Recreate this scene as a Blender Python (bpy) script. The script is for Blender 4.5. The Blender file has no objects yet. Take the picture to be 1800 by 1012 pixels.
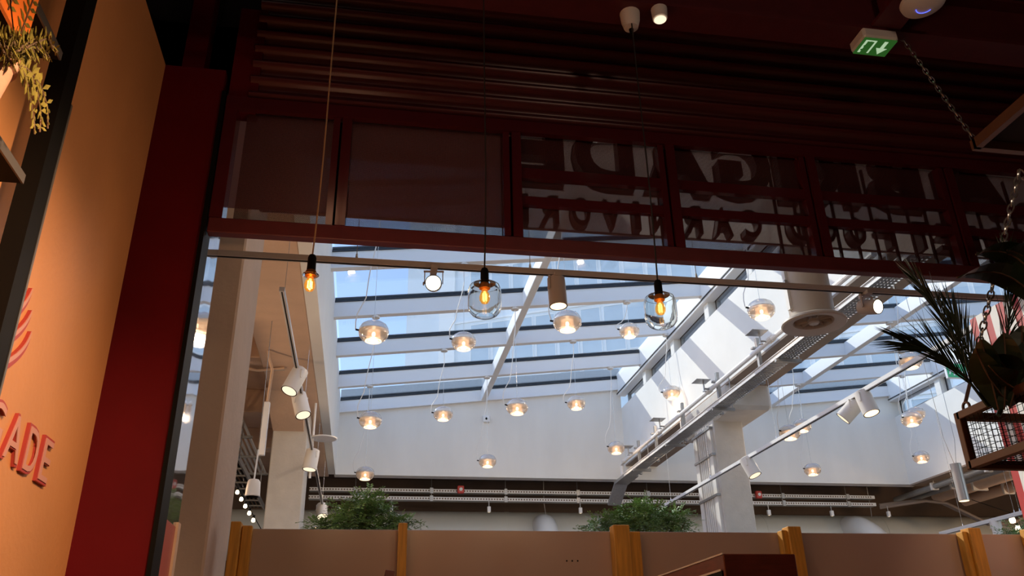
import bpy, bmesh, math, random
import numpy as np
from mathutils import Vector, Matrix
random.seed(7)
S = bpy.context.scene
COL = S.collection
PI = math.pi

# ------------------------------------------------------------------ camera
FPX = 1471.5
PITCH, YAW, ROLL = .43835, .17582, -.0213
def cam_axes():
    cp, sp, cy, sy = math.cos(PITCH), math.sin(PITCH), math.cos(YAW), math.sin(YAW)
    f = Vector((sy*cp, cy*cp, sp)); r = Vector((cy, -sy, 0)); u = r.cross(f)
    return r*math.cos(ROLL)+u*math.sin(ROLL), u*math.cos(ROLL)-r*math.sin(ROLL), f
CR, CU, CF = cam_axes()
EYE = Vector((0, 0, 1.3))
cam = bpy.data.cameras.new('camera'); co = bpy.data.objects.new('camera', cam); COL.objects.link(co)
cam.sensor_fit = 'HORIZONTAL'; cam.sensor_width = 36; cam.lens = FPX/1800*36
cam.clip_start = .05; cam.clip_end = 500
co.matrix_world = Matrix((( CR.x, CU.x, -CF.x, EYE.x), (CR.y, CU.y, -CF.y, EYE.y), (CR.z, CU.z, -CF.z, EYE.z), (0, 0, 0, 1)))
S.camera = co
def P(x, y, X=None, Y=None, Z=None):
    """point of the place seen at photo pixel (x, y), on the wall/floor plane X=, Y= or Z="""
    r = CR*((x-900)/FPX) - CU*((y-506)/FPX) + CF
    t = (X-EYE.x)/r.x if X is not None else (Y-EYE.y)/r.y if Y is not None else (Z-EYE.z)/r.z
    return EYE + r*t

# ------------------------------------------------------------------ light
S.view_settings.view_transform = 'Standard'; S.view_settings.look = 'None'
S.view_settings.exposure = 0.0; S.view_settings.gamma = 1; S.view_settings.use_curve_mapping = False
S.cycles.use_denoising = True
S.cycles.max_bounces = 10; S.cycles.transparent_max_bounces = 24; S.cycles.sample_clamp_indirect = 4
SUN = Vector((1, -1.57, -1.3)).normalized()
w = bpy.data.worlds.new('sky'); S.world = w; w.use_nodes = True
nt = w.node_tree; sky = nt.nodes.new('ShaderNodeTexSky'); sky.sky_type = 'NISHITA'; sky.sun_disc = False
sky.sun_elevation = math.radians(42); sky.sun_rotation = math.radians(-75)
sky.air_density = 1.0; sky.dust_density = 0.25; sky.ozone_density = 2.0
nt.nodes['Background'].inputs[1].default_value = 0.33
hs = nt.nodes.new('ShaderNodeHueSaturation'); hs.inputs['Saturation'].default_value = .92; hs.inputs['Hue'].default_value = .502
nt.links.new(sky.outputs[0], hs.inputs['Color']); nt.links.new(hs.outputs[0], nt.nodes['Background'].inputs[0])
sl = bpy.data.lights.new('sun', 'SUN'); sl.energy = 4.1; sl.angle = math.radians(.5); sl.color = (1, .94, .80)
so = bpy.data.objects.new('sun', sl); COL.objects.link(so)
so.rotation_euler = SUN.to_track_quat('-Z', 'Y').to_euler(); so.location = (-20, 40, 40)
def lamp(kind, loc, energy, color, size=.1, aim=None, **kw):
    l = bpy.data.lights.new('room_light', kind); l.energy = energy; l.color = color
    if kind == 'AREA': l.size = size
    else: l.shadow_soft_size = size
    for k, v in kw.items(): setattr(l, k, v)
    o = bpy.data.objects.new('room_light', l); o.location = loc; COL.objects.link(o)
    if aim: o.rotation_euler = (Vector(aim)-Vector(loc)).to_track_quat('-Z', 'Y').to_euler()
    return o
WARM = (1, .62, .34)
# ceiling spots of the restaurant (behind and beside the camera) and of the hall, plus added fills
lamp('SPOT', (.35, 1.3, 2.9), 270, WARM, .06, (-1.12, 2.35, 1.75), spot_size=1.35, spot_blend=.9)
lamp('POINT', (-.35, 1.9, 4.3), 2, WARM, .03)
lamp('SPOT', (1.005, 4.2, 3.22), 26, WARM, .05, (.85, 5.0, 1.5), spot_size=1.1, spot_blend=1)
lamp('SPOT', (3.85, 4.1, 3.2), 22, WARM, .05, (4.0, 5.0, 1.5), spot_size=1.0, spot_blend=1)
lamp('POINT', (1.6, .2, 3.6), 24, (1, .72, .5), .12)
lamp('POINT', (-2.4, 8.5, 3.3), 60, WARM, .15)
lamp('POINT', (-.95, 6.2, 3.2), 14, WARM, .1)
lamp('POINT', (1.7, 4.45, 4.05), 5, (1, .93, .85), .1)  # added fill, brightens the view behind the sign mesh
lamp('POINT', (.0, 4.5, 4.1), 3, (1, .8, .62), .1)  # another added fill behind the mesh, without a fixture
lamp('POINT', (12.6, 12.5, 3.5), 70, WARM, .15)

# ------------------------------------------------------------------ materials
def mat(name, col, rough=.6, metal=0., noise=0., nscale=8., bump=0., bscale=60., spec=.5, emit=None, estr=0., stretch=None):
    m = bpy.data.materials.new(name); m.use_nodes = True
    t = m.node_tree; b = t.nodes['Principled BSDF']
    b.inputs['Roughness'].default_value = rough; b.inputs['Metallic'].default_value = metal
    b.inputs['Specular IOR Level'].default_value = spec
    b.inputs['Base Color'].default_value = (*col, 1)
    tc = t.nodes.new('ShaderNodeTexCoord'); mp = t.nodes.new('ShaderNodeMapping')
    t.links.new(tc.outputs['Object'], mp.inputs[0])
    if stretch: mp.inputs['Scale'].default_value = stretch
    if noise:
        n = t.nodes.new('ShaderNodeTexNoise'); n.inputs['Scale'].default_value = nscale; n.inputs['Detail'].default_value = 5
        t.links.new(mp.outputs[0], n.inputs['Vector'])
        r = t.nodes.new('ShaderNodeValToRGB')
        r.color_ramp.elements[0].position = .3; r.color_ramp.elements[1].position = .7
        r.color_ramp.elements[0].color = (*[c*(1-noise) for c in col], 1)
        r.color_ramp.elements[1].color = (*[min(1, c*(1+noise)) for c in col], 1)
        t.links.new(n.outputs[0], r.inputs[0]); t.links.new(r.outputs[0], b.inputs['Base Color'])
    if bump:
        n2 = t.nodes.new('ShaderNodeTexNoise'); n2.inputs['Scale'].default_value = bscale; n2.inputs['Detail'].default_value = 3
        t.links.new(mp.outputs[0], n2.inputs['Vector'])
        bp = t.nodes.new('ShaderNodeBump'); bp.inputs['Strength'].default_value = bump; bp.inputs['Distance'].default_value = .01
        t.links.new(n2.outputs[0], bp.inputs['Height']); t.links.new(bp.outputs[0], b.inputs['Normal'])
    if emit:
        b.inputs['Emission Color'].default_value = (*emit, 1); b.inputs['Emission Strength'].default_value = estr
    return m
def glassy(name, tint, gloss=.06, diff=0., dcol=(1, 1, 1), rough=.02, edge=.5, emit=None, estr=0.):
    """thin transparent sheet: tinted transmission, fresnel-like edge gloss, a little milkiness"""
    m = bpy.data.materials.new(name); m.use_nodes = True; t = m.node_tree
    for n in list(t.nodes): t.nodes.remove(n)
    N = t.nodes.new; L = t.links.new
    out = N('ShaderNodeOutputMaterial'); tr = N('ShaderNodeBsdfTransparent'); tr.inputs[0].default_value = (*tint, 1)
    gl = N('ShaderNodeBsdfGlossy'); gl.inputs['Roughness'].default_value = rough
    lw = N('ShaderNodeLayerWeight'); lw.inputs[0].default_value = .35
    mr = N('ShaderNodeMapRange'); mr.inputs['To Min'].default_value = gloss; mr.inputs['To Max'].default_value = edge
    L(lw.outputs['Facing'], mr.inputs['Value'])
    mx = N('ShaderNodeMixShader'); L(mr.outputs[0], mx.inputs[0])
    base = tr.outputs[0]
    if diff:
        d = N('ShaderNodeBsdfTranslucent'); d.inputs[0].default_value = (*dcol, 1)
        d2 = N('ShaderNodeBsdfDiffuse'); d2.inputs[0].default_value = (*dcol, 1)
        md = N('ShaderNodeMixShader'); md.inputs[0].default_value = .5; L(d.outputs[0], md.inputs[1]); L(d2.outputs[0], md.inputs[2])
        m2 = N('ShaderNodeMixShader'); m2.inputs[0].default_value = diff; L(tr.outputs[0], m2.inputs[1]); L(md.outputs[0], m2.inputs[2]); base = m2.outputs[0]
    L(base, mx.inputs[1]); L(gl.outputs[0], mx.inputs[2])
    res = mx.outputs[0]
    if emit:
        e = N('ShaderNodeEmission'); e.inputs[0].default_value = (*emit, 1); e.inputs[1].default_value = estr
        a = N('ShaderNodeAddShader'); L(res, a.inputs[0]); L(e.outputs[0], a.inputs[1]); res = a.outputs[0]
    L(res, out.inputs[0]); return m
def glow(name, col, strength):
    m = bpy.data.materials.new(name); m.use_nodes = True; t = m.node_tree
    for n in list(t.nodes): t.nodes.remove(n)
    o = t.nodes.new('ShaderNodeOutputMaterial'); e = t.nodes.new('ShaderNodeEmission')
    e.inputs[0].default_value = (*col, 1); e.inputs[1].default_value = strength; t.links.new(e.outputs[0], o.inputs[0]); return m
def perforated(name, col, through, scale, rough=.35, sheer=0.):
    """painted sheet with fine punched holes: the holes let the view through"""
    m = bpy.data.materials.new(name); m.use_nodes = True; t = m.node_tree; b = t.nodes['Principled BSDF']
    N = t.nodes.new; L = t.links.new
    b.inputs['Base Color'].default_value = (*col, 1); b.inputs['Roughness'].default_value = rough; b.inputs['Metallic'].default_value = .3
    tc = N('ShaderNodeTexCoord'); sp = N('ShaderNodeSeparateXYZ'); L(tc.outputs['Object'], sp.inputs[0])
    prods = []
    for ax in (0, 2):
        a = N('ShaderNodeMath'); a.operation = 'MULTIPLY'; a.inputs[1].default_value = scale*2*PI; L(sp.outputs[ax], a.inputs[0])
        s = N('ShaderNodeMath'); s.operation = 'SINE'; L(a.outputs[0], s.inputs[0]); prods.append(s)
    pm = N('ShaderNodeMath'); pm.operation = 'MULTIPLY_ADD'; L(prods[0].outputs[0], pm.inputs[0]); L(prods[1].outputs[0], pm.inputs[1]); pm.inputs[2].default_value = 0
    mr = N('ShaderNodeMapRange'); mr.inputs['From Min'].default_value = -.5; mr.inputs['From Max'].default_value = .5
    mr.inputs['To Min'].default_value = through*.45; mr.inputs['To Max'].default_value = through*1.55; L(pm.outputs[0], mr.inputs['Value'])
    tr = N('ShaderNodeBsdfTransparent'); mx = N('ShaderNodeMixShader'); L(mr.outputs[0], mx.inputs[0])
    src = b.outputs[0]
    if sheer:      # added translucency, brightens the mesh when lit from the hall
        ts = N('ShaderNodeBsdfTranslucent'); ts.inputs[0].default_value = (*[min(1, c*2.2) for c in col], 1)
        ms = N('ShaderNodeMixShader'); ms.inputs[0].default_value = sheer; L(b.outputs[0], ms.inputs[1]); L(ts.outputs[0], ms.inputs[2]); src = ms.outputs[0]
    L(src, mx.inputs[1]); L(tr.outputs[0], mx.inputs[2]); L(mx.outputs[0], t.nodes['Material Output'].inputs[0])
    return m

M = dict(
    orange=mat('orange_paint', (.66, .30, .12), .5, noise=.06, nscale=2.5, bump=.15, bscale=40),
    red=mat('red_steel_paint', (.115, .003, .007), .5, noise=.08, nscale=4, spec=.15),
    redgloss=mat('red_gloss_paint', (.085, .010, .016), .2, metal=.1, noise=.08, nscale=3),
    redclad=mat('red_cladding', (.075, .008, .012), .33, metal=.1, noise=.08, nscale=3),
    redbeam=mat('red_beam_paint', (.095, .012, .017), .5, noise=.12, nscale=14),
    void=mat('dark_ceiling', (.018, .010, .012), .9, noise=.2, nscale=3),
    black=mat('black_steel', (.005, .0048, .0048), .6, spec=.1),
    greyedge=mat('lit_steel_edge', (.12, .11, .11), .45, metal=.4),
    concrete=mat('pale_concrete', (.56, .53, .49), .8, noise=.07, nscale=5, bump=.3, bscale=30),
    concrete_b=mat('beige_concrete', (.60, .42, .30), .8, noise=.06, nscale=4, bump=.3, bscale=25),
    soffit=mat('shaded_soffit', (.30, .23, .18), .85, noise=.06, nscale=4),
    white=mat('white_plaster', (.78, .78, .75), .8, noise=.02, nscale=3),
    greywhite=mat('grey_plaster', (.76, .75, .71), .85, noise=.04, nscale=2.5, stretch=(1, 1, .3)),
    steelw=mat('white_steel', (.78, .79, .80), .42),
    steelw2=mat('offwhite_metal', (.70, .68, .65), .4),
    galv=mat('galvanised_steel', (.36, .36, .36), .35, metal=.55, noise=.08, nscale=30),
    gasket=mat('black_gasket', (.015, .018, .025), .5),
    floor=mat('grey_floor', (.50, .46, .42), .35, noise=.08, nscale=2),
    woodfloor=mat('wood_floor', (.24, .14, .08), .4, noise=.2, nscale=3, stretch=(1, 8, 1)),
    brown=mat('dark_brown_soffit', (.16, .11, .085), .8, noise=.1, nscale=3),
    brownpipe=mat('brown_conduit', (.24, .19, .16), .5),
    duct=mat('pale_duct', (.60, .61, .58), .45, noise=.03, nscale=2),
    ductb=mat('bluegrey_duct', (.70, .73, .76), .4),
    beige=mat('beige_vent_metal', (.46, .40, .34), .4, noise=.03, nscale=4),
    panel=mat('satin_brown_panel', (.50, .36, .29), .28, noise=.04, nscale=1.5),
    timber=mat('amber_timber', (.62, .29, .035), .55, noise=.22, nscale=6, stretch=(9, 9, .8)),
    darkwood=mat('redbrown_wood', (.14, .022, .012), .35, noise=.2, nscale=8, stretch=(2, 2, 12)),
    brownsteel=mat('brown_steel', (.13, .06, .035), .45, noise=.1, nscale=9),
    terracotta=mat('pink_terracotta', (.50, .27, .19), .7, noise=.12, nscale=12, bump=.2),
    redpot=mat('red_pot', (.28, .015, .015), .35),
    leaf=mat('tree_leaf', (.19, .31, .10), .3, noise=.45, nscale=7),
    leafdark=mat('dark_leaf', (.018, .035, .014), .35, noise=.3, nscale=20),
    fern=mat('fern_leaf', (.20, .17, .035), .42, noise=.35, nscale=30),
    bark=mat('bark', (.13, .08, .05), .85, noise=.3, nscale=20, bump=.6),
    letter=mat('dark_letter', (.09, .010, .012), .4),
    litedge=mat('lit_letter_edge', (.35, .30, .30), .4),  # light on the letter rims is put into this paler colour
    pink=mat('pink_letter', (.62, .30, .25), .42), pinkside=mat('red_letter_side', (.42, .05, .045), .45),
    stripe_r=mat('red_stripe', (.52, .03, .03), .45), stripe_w=mat('white_stripe', (.85, .84, .82), .5),
    cordtan=mat('tan_cord', (.46, .30, .17), .7), cordblk=mat('black_cord', (.02, .016, .016), .6), cordw=mat('white_cord', (.82, .80, .76), .5),
    brass=mat('copper_collar', (.50, .20, .05), .3, metal=.8),
    steel=mat('brushed_steel', (.62, .62, .62), .25, metal=.9),
    spotw=mat('white_spot_body', (.78, .75, .71), .4),
    spotg=mat('taupe_spot_body', (.46, .40, .37), .4),
    silver=mat('satin_silver', (.52, .50, .50), .32, metal=.5),
    safety=mat('green_sign_face', (.05, .40, .18), .4, emit=(.05, .55, .25), estr=.12),
    alarm=mat('red_alarm', (.55, .05, .04), .4),
    tower=mat('tower_cladding', (.80, .86, .92), .6, noise=.03, nscale=.3), towerw=mat('tower_white', (.95, .96, .97), .6),
    towerglass=mat('tower_pane', (.55, .66, .76), .12, noise=.1, nscale=.5),
    kick=mat('rose_panel', (.42, .09, .085), .3),
    pane=glassy('skylight_glass', (.955, .978, .995), .015, edge=.25),
    jar=None,
    shade=glassy('milky_shade', (.93, .92, .90), .05, diff=.34, dcol=(.95, .92, .88), rough=.08, edge=.75),
    diffuser=glassy('peach_diffuser', (.95, .80, .66), .03, diff=.35, dcol=(1, .78, .58), rough=.3, edge=.3, emit=(1, .56, .30), estr=.32),
    amber=glassy('amber_bulb', (1, .70, .28), .05, edge=.5, emit=(1, .42, .06), estr=.25),
    lampglow=glow('warm_glow', (1, .66, .38), 2.6), lampcore=glow('lamp_core', (1, .86, .62), 9), filament=glow('filament', (1, .66, .22), 16),
    spotglow=glow('spot_glow', (1, .80, .52), 9), spotsoft=glow('spot_soft', (1, .80, .55), 1.3), led=glow('blue_led', (.12, .16, 1), 1.6),
    exitgreen=glow('exit_green', (.12, .50, .08), .16), exitwhite=glow('exit_white', (.72, 1, .62), .55),
    mesh1=perforated('perforated_red', (.115, .036, .038), .40, 110), mesh2=perforated('perforated_outer', (.30, .27, .26), .24, 140, sheer=.75), mesh3=perforated('perforated_warm_dim', (.20, .11, .10), .14, 140, sheer=.5),
    apdisc=mat('white_disc', (.80, .76, .74), .45),
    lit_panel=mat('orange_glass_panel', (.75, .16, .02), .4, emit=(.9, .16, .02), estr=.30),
)
def real_glass():
    m = bpy.data.materials.new('clear_glass'); m.use_nodes = True; t = m.node_tree
    b = t.nodes['Principled BSDF']; b.inputs['Transmission Weight'].default_value = 1; b.inputs['Roughness'].default_value = 0
    b.inputs['IOR'].default_value = 1.45; b.inputs['Base Color'].default_value = (.93, .96, .95, 1); return m
M['jar'] = real_glass()
def mirror_panel():
    m = mat('polished_panel', (.62, .62, .66), .04, metal=.9)
    t = m.node_tree; tc = t.nodes.new('ShaderNodeTexCoord'); n = t.nodes.new('ShaderNodeTexNoise'); n.inputs['Scale'].default_value = 3.5
    n.inputs['Detail'].default_value = 1
    bp = t.nodes.new('ShaderNodeBump'); bp.inputs['Strength'].default_value = .12; bp.inputs['Distance'].default_value = .02
    t.links.new(tc.outputs['Object'], n.inputs['Vector']); t.links.new(n.outputs[0], bp.inputs['Height']); t.links.new(bp.outputs[0], t.nodes['Principled BSDF'].inputs['Normal'])
    return m
M['mirror'] = mirror_panel()

# ------------------------------------------------------------------ mesh helpers
ORI = {}
class MB:
    def __init__(s): s.v = []; s.f = []
    def quad_solid(s, pts8):
        i = len(s.v); s.v += [Vector(p) for p in pts8]
        s.f += [tuple(i+k for k in q) for q in ((0, 3, 2, 1), (4, 5, 6, 7), (0, 1, 5, 4), (1, 2, 6, 5), (2, 3, 7, 6), (3, 0, 4, 7))]; return s
    def box(s, x0, x1, y0, y1, z0, z1):
        return s.quad_solid([(x0, y0, z0), (x1, y0, z0), (x1, y1, z0), (x0, y1, z0), (x0, y0, z1), (x1, y0, z1), (x1, y1, z1), (x0, y1, z1)])
    def bar(s, a, b, w, h, up=(0, 0, 1)):
        """rectangular bar from a to b, w across, h along up"""
        a, b = Vector(a), Vector(b); d = (b-a).normalized(); up = Vector(up)
        sd = d.cross(up)
        if sd.length < 1e-4: sd = d.cross(Vector((0, 1, 0)))
        sd.normalize(); u = sd.cross(d).normalized(); sd = sd*w/2; u = u*h/2
        return s.quad_solid([a-sd-u, a+sd-u, b+sd-u, b-sd-u, a-sd+u, a+sd+u, b+sd+u, b-sd+u])
    def tube(s, path, r, n=8, cap=True):
        path = [Vector(p) for p in path]; i0 = len(s.v); m = len(path)
        rs = r if isinstance(r, (list, tuple)) else [r]*m
        prev = None
        for k, p in enumerate(path):
            d = (path[min(k+1, m-1)]-path[max(k-1, 0)]).normalized()
            if prev is None: prev = d.orthogonal().normalized()
            u = (prev - d*prev.dot(d)).normalized(); prev = u; v = d.cross(u)
            for j in range(n):
                a = 2*PI*j/n; s.v.append(p + (u*math.cos(a)+v*math.sin(a))*rs[k])
        for k in range(m-1):
            for j in range(n):
                s.f.append((i0+k*n+j, i0+k*n+(j+1) % n, i0+(k+1)*n+(j+1) % n, i0+(k+1)*n+j))
        if cap:
            s.f.append(tuple(i0+j for j in range(n))[::-1]); s.f.append(tuple(i0+(m-1)*n+j for j in range(n)))
        return s
    def lathe(s, prof, n=24, c=(0, 0, 0), ax=None, closed=False):
        """prof: (radius, height) pairs about axis ax through c"""
        c = Vector(c); q = Vector((0, 0, 1)).rotation_difference(Vector(ax).normalized()) if ax is not None else None
        i0 = len(s.v); m = len(prof)
        for r, h in prof:
            for j in range(n):
                a = 2*PI*j/n; p = Vector((r*math.cos(a), r*math.sin(a), h))
                s.v.append(c + (q @ p if q else p))
        for k in range(m if closed else m-1):
            k2 = (k+1) % m
            for j in range(n): s.f.append((i0+k*n+j, i0+k*n+(j+1) % n, i0+k2*n+(j+1) % n, i0+k2*n+j))
        if not closed:
            if prof[0][0] > 1e-6: s.f.append(tuple(i0+j for j in range(n))[::-1])
            if prof[-1][0] > 1e-6: s.f.append(tuple(i0+(m-1)*n+j for j in range(n)))
        return s
    def prism(s, poly, d):
        """poly: 3d points of a flat outline, extruded by vector d"""
        d = Vector(d); n = len(poly); i = len(s.v); s.v += [Vector(p) for p in poly] + [Vector(p)+d for p in poly]
        s.f.append(tuple(range(i, i+n))[::-1]); s.f.append(tuple(range(i+n, i+2*n)))
        for k in range(n): s.f.append((i+k, i+(k+1) % n, i+n+(k+1) % n, i+n+k))
        return s
    def build(s, name, m, parent=None, origin=None, bevel=0., smooth=True, stuff=False, label=None, raw=False):
        o0 = Vector(ORI.get(parent, (0, 0, 0))) if parent is not None else Vector(origin or (0, 0, 0))
        me = bpy.data.meshes.new(name); me.from_pydata([tuple(v-o0) for v in s.v], [], s.f); me.materials.append(m)
        if not raw:
            bm = bmesh.new(); bm.from_mesh(me)
            bmesh.ops.remove_doubles(bm, verts=bm.verts, dist=1e-6)
            bmesh.ops.recalc_face_normals(bm, faces=bm.faces)
            if bevel: bmesh.ops.bevel(bm, geom=list(bm.edges), offset=bevel, segments=1, affect='EDGES', clamp_overlap=True)
            bm.to_mesh(me); bm.free()
        if smooth:
            me.polygons.foreach_set('use_smooth', [True]*len(me.polygons)); me.set_sharp_from_angle(angle=math.radians(35))
        o = bpy.data.objects.new(name, me); COL.objects.link(o)
        if parent is not None: o.parent = parent; ORI[o] = ORI.get(parent, (0, 0, 0))
        else: o.location = o0; ORI[o] = tuple(o0)
        if stuff: o['kind'] = 'stuff'
        if label: o['label'] = label
        return o
def thing(name, label, cat, loc=(0, 0, 0), group=None):
    o = bpy.data.objects.new(name, None); COL.objects.link(o); o.location = loc; o.empty_display_size = .1
    ORI[o] = tuple(loc); o['label'] = label; o['category'] = cat
    if group: o['group'] = group
    return o
def tag(o, label, cat, group=None):
    o['label'] = label; o['category'] = cat
    if group: o['group'] = group
    return o
def struct(o, label=None):
    o['kind'] = 'structure'
    if label: o['label'] = label
    return o
def sroot(name, label=None):
    o = bpy.data.objects.new(name, None); COL.objects.link(o); ORI[o] = (0, 0, 0); return struct(o, label)
KIDS = {}
def copy_tree(o, parent=None):
    c = o.copy(); COL.objects.link(c)
    if parent is not None: c.parent = parent
    ORI[c] = ORI.get(o, (0, 0, 0))
    for ch in list(o.children): copy_tree(ch, c)
    return c
def glyph(ch, cx, cz, wd, ht, y0, dp, mirror=False, bold=.02):
    """solid letter of width wd and height ht centred at (cx, cz) in the XZ plane, front face y0, depth dp"""
    cu = bpy.data.curves.new('glyph', 'FONT'); cu.body = ch; cu.size = 1; cu.extrude = .5; cu.offset = bold; cu.resolution_u = 4
    ob = bpy.data.objects.new('glyph', cu); COL.objects.link(ob)
    dg = bpy.context.evaluated_depsgraph_get(); me = bpy.data.meshes.new_from_object(ob.evaluated_get(dg))
    bpy.data.objects.remove(ob); bpy.data.curves.remove(cu)
    vs = [v.co.copy() for v in me.vertices]
    x0, x1 = min(v.x for v in vs), max(v.x for v in vs); z0, z1 = min(v.y for v in vs), max(v.y for v in vs)
    mb = MB()
    for v in vs:
        fx = (v.x-x0)/(x1-x0)-.5; fz = (v.y-z0)/(z1-z0)-.5
        mb.v.append(Vector((cx+(-fx if mirror else fx)*wd, y0+(v.z+.5)*dp, cz+fz*ht)))
    mb.f = [tuple(p.vertices) for p in me.polygons]
    bpy.data.meshes.remove(me); return mb

# ================================================================== SETTING
ZC = 4.6            # underside of the hall ceiling
YB = 14.83          # back wall of the skylight shaft
YN = 5.0            # near edge of the skylights
X0, X1, X2, X3 = -.55, 4.7, 5.3, 10.4
SL = .117
def roof1(x): return 5.71 + SL*(x-X0)
def roof2(x): return 5.80 + SL*(x-X2)

struct(MB().box(-1.12, 8, -3.2, 3.6, -.1, 0).build('floor', M['woodfloor']), 'dark wooden restaurant floor')
struct(MB().box(-8, 22, 3.6, 19, -.12, 0).build('floor', M['floor']), 'grey floor of the hall')
struct(MB().box(-1.32, -1.12, -3.2, 3.6, 0, 4.16).build('wall_left', M['orange']), 'orange painted restaurant wall')
struct(MB().box(-1.6, 8, -3.4, -3.2, 0, 5.2).build('wall_rear', M['concrete_b']), 'wall behind the diners')
struct(MB().box(8, 8.2, -3.4, 3.9, 0, 5.2).build('wall_right', M['redgloss']), 'dark red restaurant side wall')
struct(MB().box(-3, 8.2, -3.4, 3.9, 5.2, 5.35).build('ceiling', M['void']), 'black restaurant ceiling')
struct(MB().box(-3, -2.8, -3.4, 3.9, 0, 5.2).build('wall_left', M['void']), 'dark void above the orange wall')
# front wall of the restaurant above the opening: ribbed red cladding
mb = MB(); rib = .102; z = 3.985; prof = []
while z < 5.2:
    prof += [(3.62+.022*math.cos(2*PI*q/10), z+rib*q/10) for q in range(10)]; z += rib
pts = [(-.66, y, zz) for y, zz in prof]; i0 = 0
mb.v = [Vector((-.70, y, zz)) for y, zz in prof] + [Vector((8, y, zz)) for y, zz in prof]
n = len(prof); mb.f = [(k, k+1, n+k+1, n+k) for k in range(n-1)]
mb.box(-.70, 8, 3.66, 3.70, 3.985, 5.2)
struct(mb.build('wall_front', M['redclad']), 'ribbed dark red cladding above the screens')
# red jamb of the opening with its black edge profile
jb = struct(MB().box(-1.4, -.825, 3.6, 3.72, 0, 4.16).build('trim_1', M['red']), 'red jamb at the end of the orange wall')
MB().box(-.825, -.806, 3.585, 3.72, 0, 4.02).build('edge_profile', M['black'], jb)
MB().box(-.8, -.66, 3.62, 3.72, 3.94, 4.6).build('upper_post', M['red'], jb)
MB().box(-1.06, -.95, 3.66, 3.76, 4.16, 5.2).build('upper_post', M['red'], jb)
struct(MB().box(-3, -.66, 3.78, 3.86, 4.16, 5.2).build('wall_front', M['void']), 'black wall above the jamb')
# polished return panel beside the jamb
mp = struct(MB().box(-.90, -.806, 3.72, 3.95, 1.93, 3.95).build('wall_side', M['mirror']), 'polished panel reflecting the skylight')
MB().box(-.90, -.806, 3.72, 3.93, 0, 1.93).build('lower_panel', M['kick'], mp)
MB().box(-.815, -.795, 3.905, 3.955, 0, 1.95).build('trim_strip', M['concrete_b'], mp)

# hall: ceiling round the two skylight shafts
cl = sroot('ceiling', 'hall ceiling round the skylights')
MB().box(-1.25, 22, 3.87, YN, ZC, 5.1).build('front_slab', M['white'], cl)
MB().box(X3+.5, 22, YN, 19, 5.1, 5.2).build('side_slab', M['brown'], cl)
MB().box(-8, -1.25, 3.72, 19, 5.05, 5.2).build('side_slab', M['concrete_b'], cl)
MB().box(-1.25, X3+.5, 15.06, 19, 5.0, 5.2).build('rear_slab', M['brown'], cl)
struct(MB().box(-1.25, X0-.12, YN, YB+.2, ZC, 5.05).build('beam', M['concrete_b'], bevel=.01), 'beige beam along the skylight edge')
for y in (7.4, 9.4, 11.6, 13.6):
    struct(MB().box(-8, -1.25, y, y+.28, 4.72, 5.05).build('beam', M['concrete_b'], bevel=.01), 'beige cross beam under the side ceiling')
MB().box(2.9, 3.42, YN-.05, 5.46, ZC, 4.95).build('vent_plinth', M['white'], cl)
# shaft walls
struct(MB().quad_solid([(X0-.02, YB, ZC), (X1, YB, ZC), (X1, YB+.22, ZC), (X0-.02, YB+.22, ZC), (X0-.02, YB, roof1(X0)), (X1, YB, roof1(X1)), (X1, YB+.22, roof1(X1)), (X0-.02, YB+.22, roof1(X0))]).build('wall_back', M['greywhite']), 'grey back wall of the near skylight shaft')
struct(MB().quad_solid([(X1, YB, ZC), (X3+.2, YB, ZC), (X3+.2, YB+.22, ZC), (X1, YB+.22, ZC), (X1, YB, roof2(X1)), (X3+.2, YB, roof2(X3+.2)), (X3+.2, YB+.22, roof2(X3+.2)), (X1, YB+.22, roof2(X1))]).build('wall_back', M['greywhite']), 'grey back wall of the far skylight shaft')
struct(MB().box(X0-.12, X0, YN, YB, ZC, roof1(X0)+.24).build('wall_side', M['white']), 'pale upstand of the skylight')
struct(MB().box(X0, X3, YN-.2, YN, ZC, 5.75).build('wall_front', M['white']), 'near upstand of the skylights')
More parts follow.
